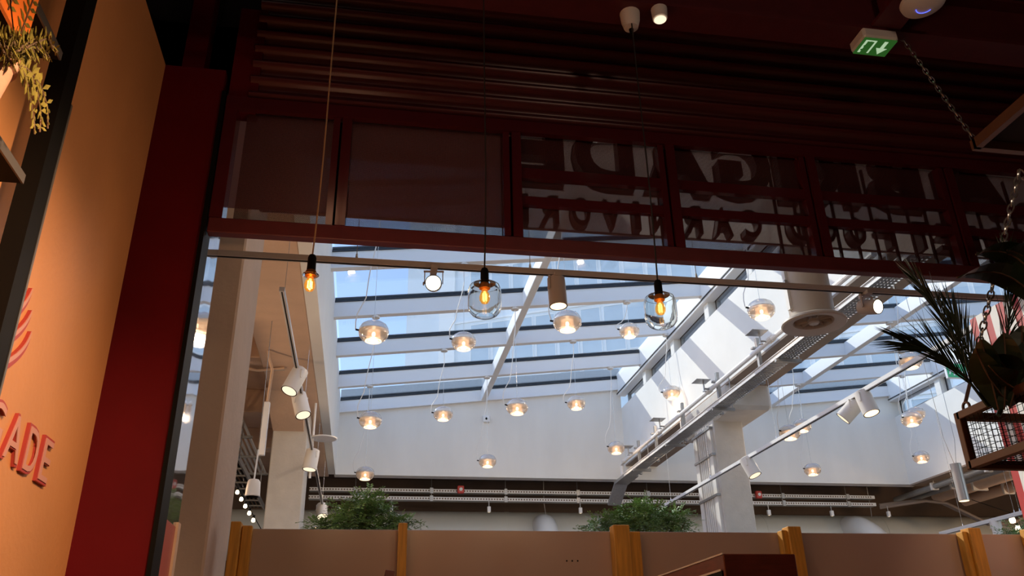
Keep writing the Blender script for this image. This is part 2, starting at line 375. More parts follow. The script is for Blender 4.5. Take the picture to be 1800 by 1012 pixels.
def clerestory(xw, thick, zr, soffit, label, posts):
    """wall between two bays: solid below the sill, windows above, beam on top; posts = Y of the purlins"""
    wl = struct(MB().box(xw, xw+thick, YN, YB, soffit, 5.95).build('wall_side', M['white']), label)
    MB().box(xw-.06, xw+.10, YN, YB, zr-.14, zr+.30).build('head_beam', M['steelw'], wl, bevel=.008)
    MB().box(xw+.10, xw+.42, YN, YB, zr-.06, zr+.30).build('head_soffit', M['steelw'], wl)
    MB().box(xw-.075, xw-.06, YN, YB, zr-.10, zr-.085).build('head_reveal', M['gasket'], wl)
    MB().box(xw-.003, xw+thick+.003, YN, YB, soffit-.03, soffit).build('wall_soffit', M['soffit'], wl)  # darker slab: the shade of the wall's underside is in its colour
    edges = [YN]+list(posts)+[YB]
    for y in posts:
        MB().box(xw, xw+.20, y-.08, y+.08, 5.95, zr-.10).build('window_post', M['white'], wl, bevel=.006)
    for a, b in zip(edges[:-1], edges[1:]):
        a += .08; b -= .08
        if b-a < .3: continue
        MB().box(xw+.02, xw+.045, a+.1, b-.1, zr-.135, zr-.115).build('head_strip', M['towerw'], wl)
        fr = MB()
        for y0, y1, z0, z1 in ((a, b, 5.95, 5.985), (a, b, zr-.14, zr-.10), (a, a+.04, 5.985, zr-.14), (b-.04, b, 5.985, zr-.14)):
            fr.box(xw+.12, xw+.18, y0, y1, z0, z1)
        f = fr.build('window_frame', M['gasket'], wl)
        fi = MB()
        for y0, y1, z0, z1 in ((a+.05, b-.05, 5.99, 6.015), (a+.05, b-.05, zr-.135, zr-.15), (a+.05, a+.075, 6.015, zr-.15), (b-.075, b-.05, 6.015, zr-.15)):
            fi.box(xw+.11, xw+.17, y0, y1, min(z0, z1), max(z0, z1))
        fi.build('inner_frame', M['galv'], f)
        MB().box(xw+.14, xw+.146, a+.05, b-.05, 6.0, zr-.13).build('window_pane', M['pane'], f)
    return wl
PUR = [6.07, 7.54, 9.0, 10.46, 11.92, 13.38]
clerestory(X1, .6, roof1(X1), 4.88, 'sunlit white wall with windows between the skylights', PUR[0:])
clerestory(X3, .5, roof2(X3), ZC, 'sunlit white wall at the far side of the second skylight', PUR[0:])
struct(MB().box(X1-.015, X1+.62, 10.1, 11.95, 4.52, 4.90).build('beam', M['concrete'], bevel=.05), 'concrete head of the white column')
# skylights: purlins, rafter, panes
def skylight(name, label, xa, xb, zf, xr):
    w0 = sroot(name, label)
    ys = PUR+[YB-.02]
    def sbar(n, ya, yb, xa_, xb_, lo, hi, m, par=w0):
        return MB().quad_solid([(xa_, ya, zf(xa_)+lo), (xb_, ya, zf(xb_)+lo), (xb_, yb, zf(xb_)+lo), (xa_, yb, zf(xa_)+lo), (xa_, ya, zf(xa_)+hi), (xb_, ya, zf(xb_)+hi), (xb_, yb, zf(xb_)+hi), (xa_, yb, zf(xa_)+hi)]).build(n, m, par)
    for y in ys:
        p = sbar('purlin', y-.03, y+.03, xa, xb, 0, .20, M['steelw'])
        sbar('purlin_lip', y-.05, y+.05, xa, xb, -.018, .0, M['steelw'], p)
        sbar('glazing_gasket', y-.045, y+.04, xa, xb, .20, .225, M['gasket'], p)
        sbar('glazing_cap', y-.03, y+.03, xa, xb, .243, .27, M['gasket'], p)
    # rafter under the purlins, running back into the hall
    MB().quad_solid([(xr-.05, YN, zf(xr)-.02), (xr+.05, YN, zf(xr)-.02), (xr+.05, YB, zf(xr)-.02), (xr-.05, YB, zf(xr)-.02), (xr-.05, YN, zf(xr)+.20), (xr+.05, YN, zf(xr)+.20), (xr+.05, YB, zf(xr)+.20), (xr-.05, YB, zf(xr)+.20)]).build('rafter', M['steelw'], w0, bevel=.006)
    for a, b in zip([YN]+ys[:-1], ys):
        for c, d in ((xa, xr), (xr, xb)):
            sbar('glass_pane', a+.03, b-.03, c+.03, d-.03, .226, .240, M['pane'])
    sbar('end_cap', YB-.02, YB+.25, xa, xb, .21, .42, M['galv'])  # coping added for the shadow edge it casts on the sunlit wall
    return w0
skylight('window_1', 'near sloping glass skylight', X0, X1, roof1, 2.05)
skylight('window_2', 'far sloping glass skylight', X2, X3, roof2, 7.75)
# columns
c1 = struct(MB().box(-1.6, P(410, 600, Y=4.7).x, 4.7, 5.42, 0, ZC).build('column', M['concrete_b'], bevel=.012), 'beige concrete column beside the opening')
c2 = struct(MB().box(-1.24, -.80, 11.0, 11.6, 0, ZC+.05).build('column', M['concrete'], bevel=.012), 'pale column below the beige beam')
struct(MB().quad_solid([(-1.24, 10.95, 4.3), (-.85, 10.95, 4.3), (-.85, 11.6, 4.3), (-1.24, 11.6, 4.3), (-1.3, 10.2, 4.62), (-.85, 10.2, 4.62), (-.85, 11.6, 4.62), (-1.3, 11.6, 4.62)]).build('beam', M['concrete_b']), 'sloping head of the pale column')
c3 = struct(MB().box(4.70, 5.14, 10.72, 11.42, 0, 4.6).build('column', M['concrete'], bevel=.015), 'pale concrete column below the white wall')
MB().box(4.66, 4.70, 10.76, 10.86, 0, 4.45).build('cover_strip', M['steelw2'], c3)
MB().box(4.66, 4.70, 11.28, 11.40, 0, 4.45).build('cover_strip', M['steelw2'], c3)
for k in range(6):
    MB().tube([(4.68, 10.90+k*.065, 0), (4.68, 10.90+k*.065, 4.5)], .017, 8).build('conduit', M['steelw2'], c3)
for zz in (3.5, 4.05, 4.42):
    MB().box(4.645, 4.70, 10.74, 11.41, zz, zz+.03).build('conduit_clip', M['galv'], c3)
# rear of the hall
struct(MB().box(-8, 22, 17.0, 17.2, 0, 5.2).build('wall_back', M['brown']), 'dark brown rear wall of the hall')
struct(MB().box(-8, -7.8, 3.72, 17.2, 0, 5.2).build('wall_left', M['concrete_b']), 'beige side wall of the hall')
struct(MB().box(22, 22.2, 3.72, 17.2, 0, 5.2).build('wall_right', M['concrete_b']), 'far side wall of the hall')
struct(MB().box(-3, 22, 3.78, 3.84, 4.02, ZC).build('wall_front', M['white']), 'hall side of the shop front')

# ================================================================== BUILDING OUTSIDE
tw = thing('office_tower', 'pale blue-grey office tower with rows of windows seen through the skylights', 'building', (1.5, 41, 0))
TA = Vector((1.6, 41.0, 0)); TD = Vector((.888, -.46, 0)).normalized(); TN = Vector((-TD.y, TD.x, 0)); 
if TN.y < 0: TN = -TN
def tbox(t0, t1, d0, d1, z0, z1):
    c = [TA+TD*t0+TN*d0, TA+TD*t1+TN*d0, TA+TD*t1+TN*d1, TA+TD*t0+TN*d1]
    return [(p.x, p.y, z0) for p in c]+[(p.x, p.y, z1) for p in c]
MB().quad_solid(tbox(0, 62, 0, 14, 0, 46)).build('tower_wall', M['tower'], tw)
MB().quad_solid(tbox(1.9, 2.75, -.12, 0, 0, 46)).build('pilaster', M['towerw'], tw)
proto = None
for r in range(7):
    z0 = 9.2+r*3.1
    MB().quad_solid(tbox(2.75, 62, -.06, 0, z0-.55, z0-.45)).build('floor_band', M['towerw'], tw)
    for k in range(30):
        t = 3.6+k*1.15
        off = TD*(k*1.15)+Vector((0, 0, r*3.1))
        if proto is None:
            fr = MB()
            for a, b, c, d in ((0, .03, 0, 2.4), (.97, 1.0, 0, 2.4), (.03, .97, 0, .05), (.03, .97, 2.36, 2.4)):
                fr.quad_solid(tbox(3.6+a, 3.6+b, -.035, 0, 9.2+c, 9.2+d))
            proto = fr.build('window_frame', M['towerw'], tw)
            MB().quad_solid(tbox(3.63, 4.57, -.02, 0, 9.25, 11.56)).build('window_pane', M['towerglass'], proto)
            if False: pass
        else:
            c = copy_tree(proto, tw); c.location = off

struct(MB().box(-120, 160, 22.5, 140, -.3, -.1).build('ground', M['floor']), 'paved ground outside')

# ================================================================== SHOP FRONT SCREEN
YF = 3.6
sc = thing('screen_frame', 'dark red steel frame with perforated mesh panels hung above the opening', 'screen', (1.0, YF, 3.2))
MB().box(-.80, 8, 3.60, 3.655, 3.222, 3.30).build('bottom_beam', M['redbeam'], sc, bevel=.004)
MB().box(-.80, 8, 3.595, 3.63, 3.93, 4.0).build('top_rail', M['redgloss'], sc)
MUL = [-.22, .655, 1.505, 2.33, 3.19, 4.04, 4.9, 5.75]
for k, x in enumerate(MUL):
    MB().box(x-.045, x-.012, 3.61, 3.68, 3.30, 3.94).build('mullion', M['redgloss'], sc)
    MB().box(x+.0, x+.048, 3.60, 3.70, 3.30, 3.94).build('mullion', M['redgloss'], sc)
    MB().box(x-.045, x+.048, 3.66, 3.69, 3.30, 3.94).build('mullion_core', M['black'], sc)
MB().box(-.80, -.74, 3.60, 3.70, 3.30, 3.94).build('mullion', M['redgloss'], sc)
ed = [-.74]+MUL+[8]
for a, b in zip(ed[:-1], ed[1:]):
    MB().box(a+.04, b-.04, 3.655, 3.658, 3.30, 3.94).build('mesh_panel', M['mesh1'], sc)
    if a > .5:
        MB().box(a+.03, b-.03, 3.612, 3.645, 3.655, 3.715).build('cross_rail', M['redgloss'], sc)
        MB().box(a+.03, b-.03, 3.612, 3.645, 3.495, 3.545).build('cross_rail', M['redgloss'], sc)
MB().box(-.60, 8, 3.764, 3.775, 3.440, 3.450).build('outer_flange', M['steelw'], sc)  # white stands in for skylight caught on this edge
MB().box(.655, 8, 3.770, 3.773, 3.452, 4.1).build('outer_mesh', M['mesh2'], sc)
MB().box(-.80, .655, 3.770, 3.773, 3.452, 4.1).build('outer_mesh', M['mesh3'], sc)  # browner copy of the outer mesh, warm reflected light put into its colour
for k in range(14):
    x = 2.15+k*.115
    MB().box(x-.006, x+.006, 3.70, 3.715, 3.30, 3.94).build('rear_rod', M['black'], sc)
# lettering facing the hall (seen from behind, so mirrored)
sg = thing('shop_sign', 'two rows of dark raised letters seen mirrored behind the mesh panels', 'sign', (2.0, 3.7, 3.7))
for ch, x0, x1 in (('E', .69, .95), ('D', 1.01, 1.34), ('A', 1.40, 1.78), ('G', 1.83, 2.14), ('I', 2.19, 2.30), ('R', 2.36, 2.67), ('B', 2.76, 3.07), ('A', 3.22, 3.62), ('L', 3.68, 3.95)):
    l = glyph(ch, (x0+x1)/2, 3.885, x1-x0, .41, 3.665, .07, True, .045).build('letter', M['letter'], sg, smooth=False)
    glyph(ch, (x0+x1)/2, 3.885, x1-x0+.012, .422, 3.736, .006, True, .045).build('letter_face', M['litedge'], l, smooth=False)
for ch, x in (('E', .70), ('R', .86), ('O', 1.03), ('V', 1.20), ('I', 1.335), ('N', 1.47), ('R', 1.645), ('A', 1.815), ('C', 1.985), ('D', 2.25), ('O', 2.42), ('O', 2.60), ('F', 2.775), ('T', 3.0), ('E', 3.15), ('E', 3.30), ('R', 3.45), ('T', 3.60), ('S', 3.75)):
    wd = .035 if ch == 'I' else .10
    l = glyph(ch, x, 3.515, wd, .17, 3.675, .055, True, .02).build('letter', M['letter'], sg, smooth=False)
    glyph(ch, x, 3.515, wd+.008, .178, 3.731, .005, True, .02).build('letter_face', M['litedge'], l, smooth=False)

# ================================================================== RESTAURANT CEILING
struct(MB().box(-2.8, 8, 2.95, 3.11, 4.28, 4.30).box(-2.8, 8, 3.02, 3.04, 4.30, 4.58).box(-2.8, 8, 2.95, 3.11, 4.58, 4.60).build('beam', M['redbeam']), 'dark red steel beam under the black ceiling')
struct(MB().box(2.42, 2.58, -3, 2.95, 4.29, 4.31).box(2.49, 2.51, -3, 2.95, 4.31, 4.58).build('beam', M['redbeam']), 'dark red steel beam running towards the front beam')

def ceil_rose(x, y, z):
    t = thing('ceiling_rose', 'small pale cup fixed under the red beam, with a thin cord', 'ceiling rose', (x, y, z))
    MB().lathe([(.012, -.10), (.035, -.09), (.046, -.05), (.05, 0)], 20, (x, y, z)).build('cup', M['apdisc'], t)
    MB().lathe([(.006, -.125), (.010, -.12), (.012, -.10)], 10, (x, y, z)).build('cord_grip', M['black'], t)
    return t
ceil_rose(1.16, 3.03, 4.28)
t = thing('ceiling_spot', 'small glowing spot lamp fixed under the red beam at the top edge', 'spot lamp', (1.29, 2.97, 4.28))
MB().lathe([(.02, -.075), (.036, -.07), (.04, -.01), (.03, 0)], 18, (1.29, 2.97, 4.28)).build('body', M['apdisc'], t)
MB().lathe([(0, -.079), (.030, -.077)], 18, (1.29, 2.97, 4.28)).build('lens', M['spotsoft'], t)
# exit sign
def exit_sign():
    c = Vector((2.455, 3.0, 4.22)); t = thing('exit_sign', 'green lit emergency exit sign with running man and arrow under the red beam', 'sign', c)
    MB().box(2.36, 2.555, 2.94, 3.075, 4.215, 4.28).build('housing', M['apdisc'], t, bevel=.012)
    MB().box(2.368, 2.547, 2.948, 3.067, 4.211, 4.216).build('face', M['exitgreen'], t)
    # running man by a doorway, and a down arrow, all flat on the lit face
    f = MB(); zz = 4.2105; d = (0, 0, .0012)
    def pt(u, v): return (2.372+u*.171, 2.952+(1-v)*.111, zz)
    f.prism([pt(.06, .1), pt(.06, .9), pt(.14, .9), pt(.14, .1)], d)
    f.prism([pt(.36, .1), pt(.36, .9), pt(.42, .9), pt(.42, .1)], d)
    f.prism([pt(.06, .84), pt(.06, .92), pt(.42, .92), pt(.42, .84)], d)
    f.build('doorway_symbol', M['exitwhite'], t)
    g = MB()
    for seg in ([(.24, .72), (.20, .48)], [(.20, .48), (.30, .30), (.28, .14)], [(.20, .48), (.15, .30), (.10, .28)], [(.23, .66), (.31, .58), (.34, .64)], [(.23, .66), (.15, .58), (.13, .50)]):
        for a, b in zip(seg[:-1], seg[1:]): g.bar(pt(*a), pt(*b), .009, .0024, (0, 0, 1))
    g.lathe([(.0075, 0), (.0075, .0014)], 12, pt(.26, .81)); g.build('running_man', M['exitgreen'], t)
    MB().prism([pt(.66, .92), pt(.78, .92), pt(.78, .48), pt(.90, .48), pt(.72, .08), pt(.54, .48), pt(.66, .48)], d).build('arrow', M['exitwhite'], t)
exit_sign()
# wireless access point
c = Vector((2.53, 2.70, 4.24)); t = thing('access_point', 'round white ceiling disc with a small blue light arc', 'access point', c)
MB().lathe([(.02, -.04), (.07, -.036), (.10, -.018), (.105, 0), (.09, .02), (.03, .05)], 32, c).build('body', M['apdisc'], t)
MB().tube([c+Vector((.038*math.cos(a), .038*math.sin(a), -.041)) for a in np.linspace(.2, 2.6, 14)], .0018, 6).build('light_arc', M['led'], t)
def chain(p0, p1, par, m, link=.034, r=.0032, wd=.011):
    p0, p1 = Vector(p0), Vector(p1); d = p1-p0; n = max(2, int(d.length/(link*.72))); d.normalize()
    u = d.orthogonal().normalized(); v = d.cross(u); me = None
    for k in range(n):
        c = p0+d*((k+.5)*(p1-p0).length/n); a = u if k % 2 else v
        path = [c + d*(math.sin(q)*link/2) + a*(math.cos(q)*wd) for q in np.linspace(0, 2*PI, 11)]
        MB().tube(path, r, 5, cap=False).build('chain_link', m, par)
def hang_frame():
    t = thing('hanging_rack', 'dark brown rectangular frame hung on a chain below the ceiling', 'frame', (3.0, 2.2, 3.45))
    x0, x1, y0, y1, z = 2.63, 3.5, 1.6, 2.75, 3.45
    for a, b in (((x0, y0, z), (x0, y1, z)), ((x1, y0, z), (x1, y1, z)), ((x0-.015, y1, z), (x1+.015, y1, z)), ((x0-.015, y0, z), (x1+.015, y0, z))):
        MB().bar(a, b, .03, .05).build('rail', M['brownsteel'], t)
    MB().box(x0+.02, x1-.02, y0+.02, y1-.02, z+.015, z+.02).build('tray', M['void'], t)
    for x, y in ((x0, y1), (x1, y1), (x0, y0)):
        chain((x, y, z+.025), (x-.03, 2.98, 4.28) if y == y1 and x == x0 else (x-.02, y+.02, 4.58), t, M['steel'], .05, .003, .010)
hang_frame()

# ================================================================== PENDANTS IN THE OPENING
def pend(x, z, label, cord, jar):
    y = 3.0; t = thing('pendant_lamp', label, 'pendant lamp', (x, y, z), 'filament bulb pendants in the opening')
    # z is the top of the socket
    MB().lathe([(.004, .012), (.012, .008), (.0165, -.004), (.0172, -.055), (.0165, -.060)], 20, (x, y, z)).build('socket', M['black'], t)
    MB().lathe([(.0165, -.058), (.0200, -.061), (.0225, -.070), (.022, -.082), (.014, -.088)], 20, (x, y, z)).build('collar', M['brass'], t)
    b = MB().lathe([(.0110, -.086), (.0120, -.093), (.0175, -.104), (.0215, -.118), (.0205, -.132), (.0140, -.143), (.005, -.147), (.0005, -.148)], 22, (x, y, z)).build('bulb', M['amber'], t)
    f = MB()
    for k in range(4):
        a = k*PI/2+.4; f.tube([(x+.008*math.cos(a), y+.008*math.sin(a), z-.104), (x+.008*math.cos(a), y+.008*math.sin(a), z-.134)], .0019, 6)
    f.build('filament', M['filament'], b)
    MB().lathe([(.005, -.094), (.006, -.102), (.003, -.134), (.0005, -.136)], 8, (x, y, z)).build('stem', M['lampglow'], b)
    if jar:
        o = [(.024, -.056), (.046, -.060), (.060, -.070), (.066, -.088), (.067, -.110), (.067, -.158), (.063, -.178), (.050, -.194), (.038, -.200), (.034, -.199)]
        th = .0022
        MB().lathe(o+[(max(r-th, .02), h+th*.4) for r, h in o[::-1]], 48, (x, y, z), closed=True).build('glass_shade', M['jar'], t)
    else:
        MB().lathe([(.0225, -.073), (.031, -.076), (.032, -.078), (.0225, -.077)], 26, (x, y, z), closed=True).build('clear_rim', M['jar'], t)
    top = 4.58
    path = [(x+.004*math.sin(q*7)*(1-q)+.006*math.sin(q*3), y, z+.010+(top-z-.01)*q) for q in np.linspace(0, 1, 26)]
    MB().tube(path, .0034, 6).build('cord', M[cord], t)
    l = lamp('POINT', (x, y, z-.245), 6, WARM, .03); l.parent = t; l.location = (0, 0, -.245)
pend(-.258, 2.815, 'bare filament bulb pendant on a tan cord, without a glass shade', 'cordtan', False)
pend(.422, 2.80, 'glass jar pendant with filament bulb on a black cord, nearer the bare bulb', 'cordblk', True)
pend(1.150, 2.79, 'glass jar pendant with filament bulb on a black cord, below the pale ceiling cup', 'cordblk', True)

# ================================================================== TRACKS AND SPOTS
def spot(root_label, piv, d, body, lens, r=.048, L=.15, grp=None, cat='spot lamp'):
    piv, d = Vector(piv), Vector(d).normalized(); t = thing('track_spot', root_label, cat, piv, grp)
    c = piv+Vector((0, 0, -.045))
    MB().lathe([(r*.7, -L*.45), (r*.96, -L*.40), (r, -L*.2), (r, L*.53)], 26, c, d).build('body', body, t)
    MB().lathe([(r*.86, L*.53), (r*.99, L*.545), (r, L*.535), (r*.90, L*.50)], 26, c, d, closed=True).build('rim', M['black'], t)
    MB().lathe([(0, L*.533), (r*.88, L*.533)], 26, c, d).build('lens', lens, t)
    s = d.cross(Vector((0, 0, 1)));  s = s.normalized() if s.length > .05 else Vector((0, 1, 0))
    y = MB()
    for q in (-1, 1): y.bar(c+s*q*(r+.004), piv+s*q*(r+.004)+Vector((0, 0, .03)), .012, .005, s)
    y.bar(piv+s*(r+.01)+Vector((0, 0, .03)), piv-s*(r+.01)+Vector((0, 0, .03)), .014, .006)
    y.build('bracket', body, t)
    MB().lathe([(.010, -.004), (.010, .004)], 12, c+s*(r+.009), s).build('knob', body, t)
    MB().box(piv.x-.018, piv.x+.018, piv.y-.05, piv.y+.05, piv.z+.028, piv.z+.05).build('adapter', body, t)
    return t
def track(label, a, b, m, wires, wd=.036, ht=.032):
    a, b = Vector(a), Vector(b); t = thing('lighting_track', label, 'light track', (a+b)/2)
    MB().bar(a, b, wd, ht).build('rail', m, t, bevel=.002)
    MB().bar(a-Vector((0, 0, ht/2)), b-Vector((0, 0, ht/2)), wd*.3, .004).build('groove', M['black'], t)
    d = (b-a).normalized()
    for e, q in ((a, -1), (b, 1)): MB().bar(e, e+d*q*.012, wd*1.06, ht*1.06).build('end_cap', m, t)
    for s, top in wires:
        p = a.lerp(b, s)+Vector((0, 0, ht/2))
        MB().tube([p, (p.x, p.y, top)], .0022, 5).build('suspension_wire', M['steel'], t)
        MB().lathe([(.009, 0), (.006, .03), (.002, .035)], 8, p).build('wire_grip', M['steel'], t)
TY, TZ = 4.2, 3.41
track('taupe track across the opening in front of the skylight', (-.86, TY, TZ), (3.90, TY, TZ), M['spotg'], [(.155, ZC), (.36, ZC), (.57, ZC), (.84, ZC)])
g = 'spots on the track across the opening'
toc = lambda p: (EYE-Vector(p))
p = (.305, TY, 3.345); spot('glowing spot facing the viewer on the taupe track beside the first glass jar pendant', p, (-.10, -1, -.42), M['spotg'], M['spotglow'], .046, .13, g)
p = (1.005, TY, 3.345); spot('taupe cylinder spot pointing down from the taupe track between two glass jars', p, (.03, -.05, -1), M['spotg'], M['lampglow'], .052, .19, g)
p = (2.93, TY, 3.345); spot('glowing spot facing the viewer on the taupe track beside the round vent', p, (.35, -1, -.35), M['spotg'], M['spotglow'], .046, .13, g)
# left hall track
a, b = P(492, 510, Z=3.9), P(569, 889, Z=3.9); xa = (a.x+b.x)/2
track('dark silver track running back below the beige beam', (xa, 5.7, 3.9), (xa, 14.0, 3.9), M['silver'], [(.02, ZC), (.35, ZC), (.7, ZC), (.97, ZC)])
g = 'spots on the silver track below the beam'
for k, ((x, y), lab, d) in enumerate((((519, 675), 'white spot on the silver track, front one of the close pair above the pale column', (-.35, -.3, -1)), ((531, 680), 'white spot on the silver track, rear one of the close pair above the pale column', (.3, -.3, -1)), ((548, 800), 'white spot on the silver track halfway down the pale column', (-.1, -.1, -1)), ((566, 893), 'white spot at the far end of the silver track by the tree', (.1, -.4, -.6)))):
    q = P(x, y, X=xa); yy = min(max(q.y, 6), 13.8)
    spot(lab, (xa, yy, 3.84), d, M['spotw'], M['spotsoft'] if k != 3 else M['spotsoft'], .075 if k < 2 else .085, .26, g)
# right hall tracks
track('long white track slanting back across the right skylight', (4.5, 5.05, 3.673), (4.5, 12.9, 3.673), M['steelw'], [(.05, ZC), (.45, 4.40), (.70, 4.40), (.9, 4.40)], .045, .04)
g = 'spots on the long white track'
q = P(1522, 705, X=4.5); spot('white spot on the long track near the plant box, lens glowing', (4.5, q.y, 3.615), (.1, -.25, -1), M['spotw'], M['lampglow'], .075, .24, g)
q = P(1318, 822, X=4.5); spot('white spot on the long track in front of the pale concrete column', (4.5, q.y, 3.615), (.3, -.3, -1), M['spotw'], M['spotsoft'], .08, .25, g)
q = P(1508, 712, X=4.5); spot('white back-turned spot on the long track just behind the glowing one', (4.5, q.y+.12, 3.615), (-.75, .5, -.8), M['spotw'], M['spotsoft'], .075, .22, g)
track('short white track low at the right, above the partition', (7.75, 10.6, 3.0), (7.75, 8.3, 3.0), M['steelw'], [(.2, ZC), (.62, ZC), (.66, ZC)], .05, .045)
q = P(1750, 920, X=7.75); spot('white spot on the short low track at the right', (7.75, q.y, 2.95), (-.1, -.2, -1), M['spotw'], M['spotsoft'], .06, .20)

# ================================================================== ROUND VENT
v = thing('ceiling_vent', 'big round beige duct ending in a swirl diffuser below the opening beam', 'vent', (3.16, 5.2, 3.62))
cx, cy, cz = 3.16, 5.2, 3.62
MB().lathe([(.160, .05), (.160, .98)], 40, (cx, cy, cz)).build('duct_pipe', M['beige'], v)
MB().lathe([(.160, .05), (.164, .034), (.205, .026), (.226, .012), (.232, -.004), (.224, -.014), (.165, -.002), (.145, .012), (.138, .06), (.150, .10)], 44, (cx, cy, cz), closed=True).build('diffuser_ring', M['beige'], v)
for k in range(11):
    a = 2*PI*k/11; d = Vector((math.cos(a), math.sin(a), 0)); s = Vector((-d.y, d.x, 0)); c = Vector((cx, cy, cz+.02))
    MB().prism([c+d*.045-s*.002, c+d*.140-s*.007, c+d*.140+s*.002+Vector((0, 0, .03)), c+d*.045+s*.002+Vector((0, 0, .02))], (0, 0, .003)).build('swirl_vane', M['beige'], v)
MB().lathe([(0, -.006), (.032, -.004), (.040, .006), (.040, .03)], 26, (cx, cy, cz)).build('hub', M['beige'], v)
MB().lathe([(0, .075), (.142, .075)], 26, (cx, cy, cz)).build('dark_throat', M['void'], v)
MB().box(cx-.178, cx-.155, cy-.02, cy+.02, cz+.10, cz+.98).build('seam', M['steelw'], v)
for zz in (.30, .55, .78): MB().box(cx-.19, cx-.168, cy-.03, cy+.0, cz+zz, cz+zz+.03).build('seam_clip', M['galv'], v)

# ================================================================== CABLE TRAYS, PIPES
ct = thing('cable_tray', 'perforated grey cable tray running back below the sunlit white wall', 'cable tray', (4.4, 9.5, 4.4))
xt0, xt1 = 4.30, 4.50
MB().box(xt0-.004, xt0, 5.0, 13.7, 4.40, 4.445).box(xt0-.016, xt0, 5.0, 13.7, 4.443, 4.449).build('side_flange', M['steelw'], ct)  # whiter than the other flange: light on this side put into its colour
MB().box(xt1, xt1+.004, 5.0, 13.7, 4.40, 4.445).build('side_flange', M['galv'], ct)
r1 = MB(); r2 = MB()
for k in range(174): r1.box(xt0, xt1, 5.0+k*.05, 5.0+k*.05+.026, 4.400, 4.404)
for x in np.linspace(xt0+.03, xt1-.03, 5): r2.box(x-.014, x+.014, 5.0, 13.7, 4.404, 4.407)
r1.build('tray_rungs', M['galv'], ct, stuff=True); r2.build('tray_strips', M['galv'], ct, stuff=True)
for y in (6.1, 7.9, 9.7, 11.5, 13.1):
    MB().box(xt0-.02, xt1+.08, y, y+.04, 4.36, 4.398).build('tray_hanger', M['galv'], ct)
    MB().tube([(xt1+.06, y+.02, 4.36), (xt1+.06, y+.02, 4.88)], .006, 6).build('hanger_rod', M['galv'], ct)
e0, e1, e2 = Vector((4.43, 13.7, 4.43)), Vector((4.40, 14.25, 4.40)), Vector((4.36, 14.62, 4.10))
bend = MB(); bend.bar(e0, e1, .25, .05); bend.bar(e1-Vector((0, .02, 0)), e2, .24, .04); bend.build('tray_bend', M['galv'], ct)
for k in range(5): MB().tube([e0+Vector((-.08+.04*k, 0, .0)), e1+Vector((-.08+.04*k, 0, .0)), e2+Vector((-.08+.04*k, 0, 0))], .012, 6).build('cable', M['cordw'], ct)
pp = thing('sprinkler_pipe', 'white pipe with square plates running along the foot of the sunlit wall', 'pipe', (4.5, 11, 4.85))
MB().tube([(4.5, 6.2, 4.80), (4.5, 14.35, 4.80), (4.5, 14.43, 4.76), (4.5, 14.45, 4.55)], .03, 10).build('pipe', M['steelw'], pp)
for y in (8.3, 10.2, 12.3, 14.2): MB().tube([(4.5, y, 4.80), (4.5, y+.10, 4.80)], .040, 10).build('coupling', M['steelw2'], pp)
MB().lathe([(.042, 0), (.042, .06)], 10, (4.5, 14.45, 4.55)).build('coupling', M['steelw2'], pp)
for (x, y) in ((1337, 585), (1240, 681), (1162, 746), (1107, 797)):
    q = P(x, y, X=4.42)
    MB().box(4.27, 4.47, q.y-.10, q.y+.10, 4.90, 4.905).build('shield_plate', M['galv'], pp)
    MB().tube([(4.40, q.y, 4.78), (4.40, q.y, 4.90)], .011, 8).build('sprinkler_stem', M['galv'], pp)
    MB().lathe([(.026, 0), (.026, .006), (.008, .01), (.008, .05)], 10, (4.40, q.y, 4.76)).build('sprinkler_head', M['steel'], pp)
    MB().tube([(4.40, q.y, 4.80), (4.5, q.y, 4.80)], .012, 6).build('branch', M['galv'], pp)
for y in (8.75, 10.0, 11.35, 12.6, 13.5):
    MB().box(4.52, 4.56, y, y+.05, 4.40, 4.98).build('strut', M['galv'], pp)
    MB().box(4.46, 4.57, y-.005, y+.055, 4.84, 4.86).build('strut_clamp', M['galv'], pp)
for z, lab in ((4.44, 'upper white perforated cable tray along the rear of the hall'), (4.30, 'lower white perforated cable tray along the rear of the hall')):
    t = thing('wall_tray', lab, 'cable tray', (4, 15.3, z), 'rear cable trays')
    MB().box(-1, 9.9, 15.29, 15.31, z-.03, z+.03).build('tray_face', M['steelw'], t)
    MB().box(-1, 9.9, 15.31, 15.45, z-.03, z-.026).build('tray_floor', M['galv'], t)
    s = MB()
    for k in range(217): s.box(-1+k*.05, -1+k*.05+.022, 15.284, 15.29, z-.012, z+.012)
    s.build('tray_slots', M['brown'], t, stuff=True)
    for k in range(8):
        x = -.2+k*1.36; MB().tube([(x, 15.34, z+.03), (x, 15.34, 5.0)], .008, 5).build('drop_rod', M['galv'], t)
        MB().box(x-.03, x+.03, 15.27, 15.29, z-.05, z+.05).build('tray_clip', M['galv'], t)
for k, x in enumerate((.45, 2.2, 3.9, 4.7, 7.6, 8.9, 10.1)):
    lab = ['small white hook lamp under the rear trays, nearest the first tree', 'small white hook lamp under the rear trays, second from the first tree', 'small white hook lamp under the rear trays, left of the bent tray end', 'small white hook lamp under the rear trays, beside the bent tray end', 'small white hook lamp under the rear trays, first past the concrete column', 'small white hook lamp under the rear trays, second past the concrete column', 'small white hook lamp under the rear trays, near the corner pipes'][k]
    t = thing('hook_lamp', lab, 'lamp', (x, 15.25, 4.1), 'small lamps under the rear trays')
    MB().box(x-.03, x+.03, 15.22, 15.28, 4.06, 4.16).build('housing', M['steelw'], t, bevel=.006)
    MB().tube([(x, 15.25, 4.16), (x, 15.25, 4.27)], .008, 6).build('stem', M['galv'], t)
    MB().lathe([(0, -.004), (.02, 0)], 10, (x, 15.25, 4.058)).build('lens', M['spotsoft'], t)
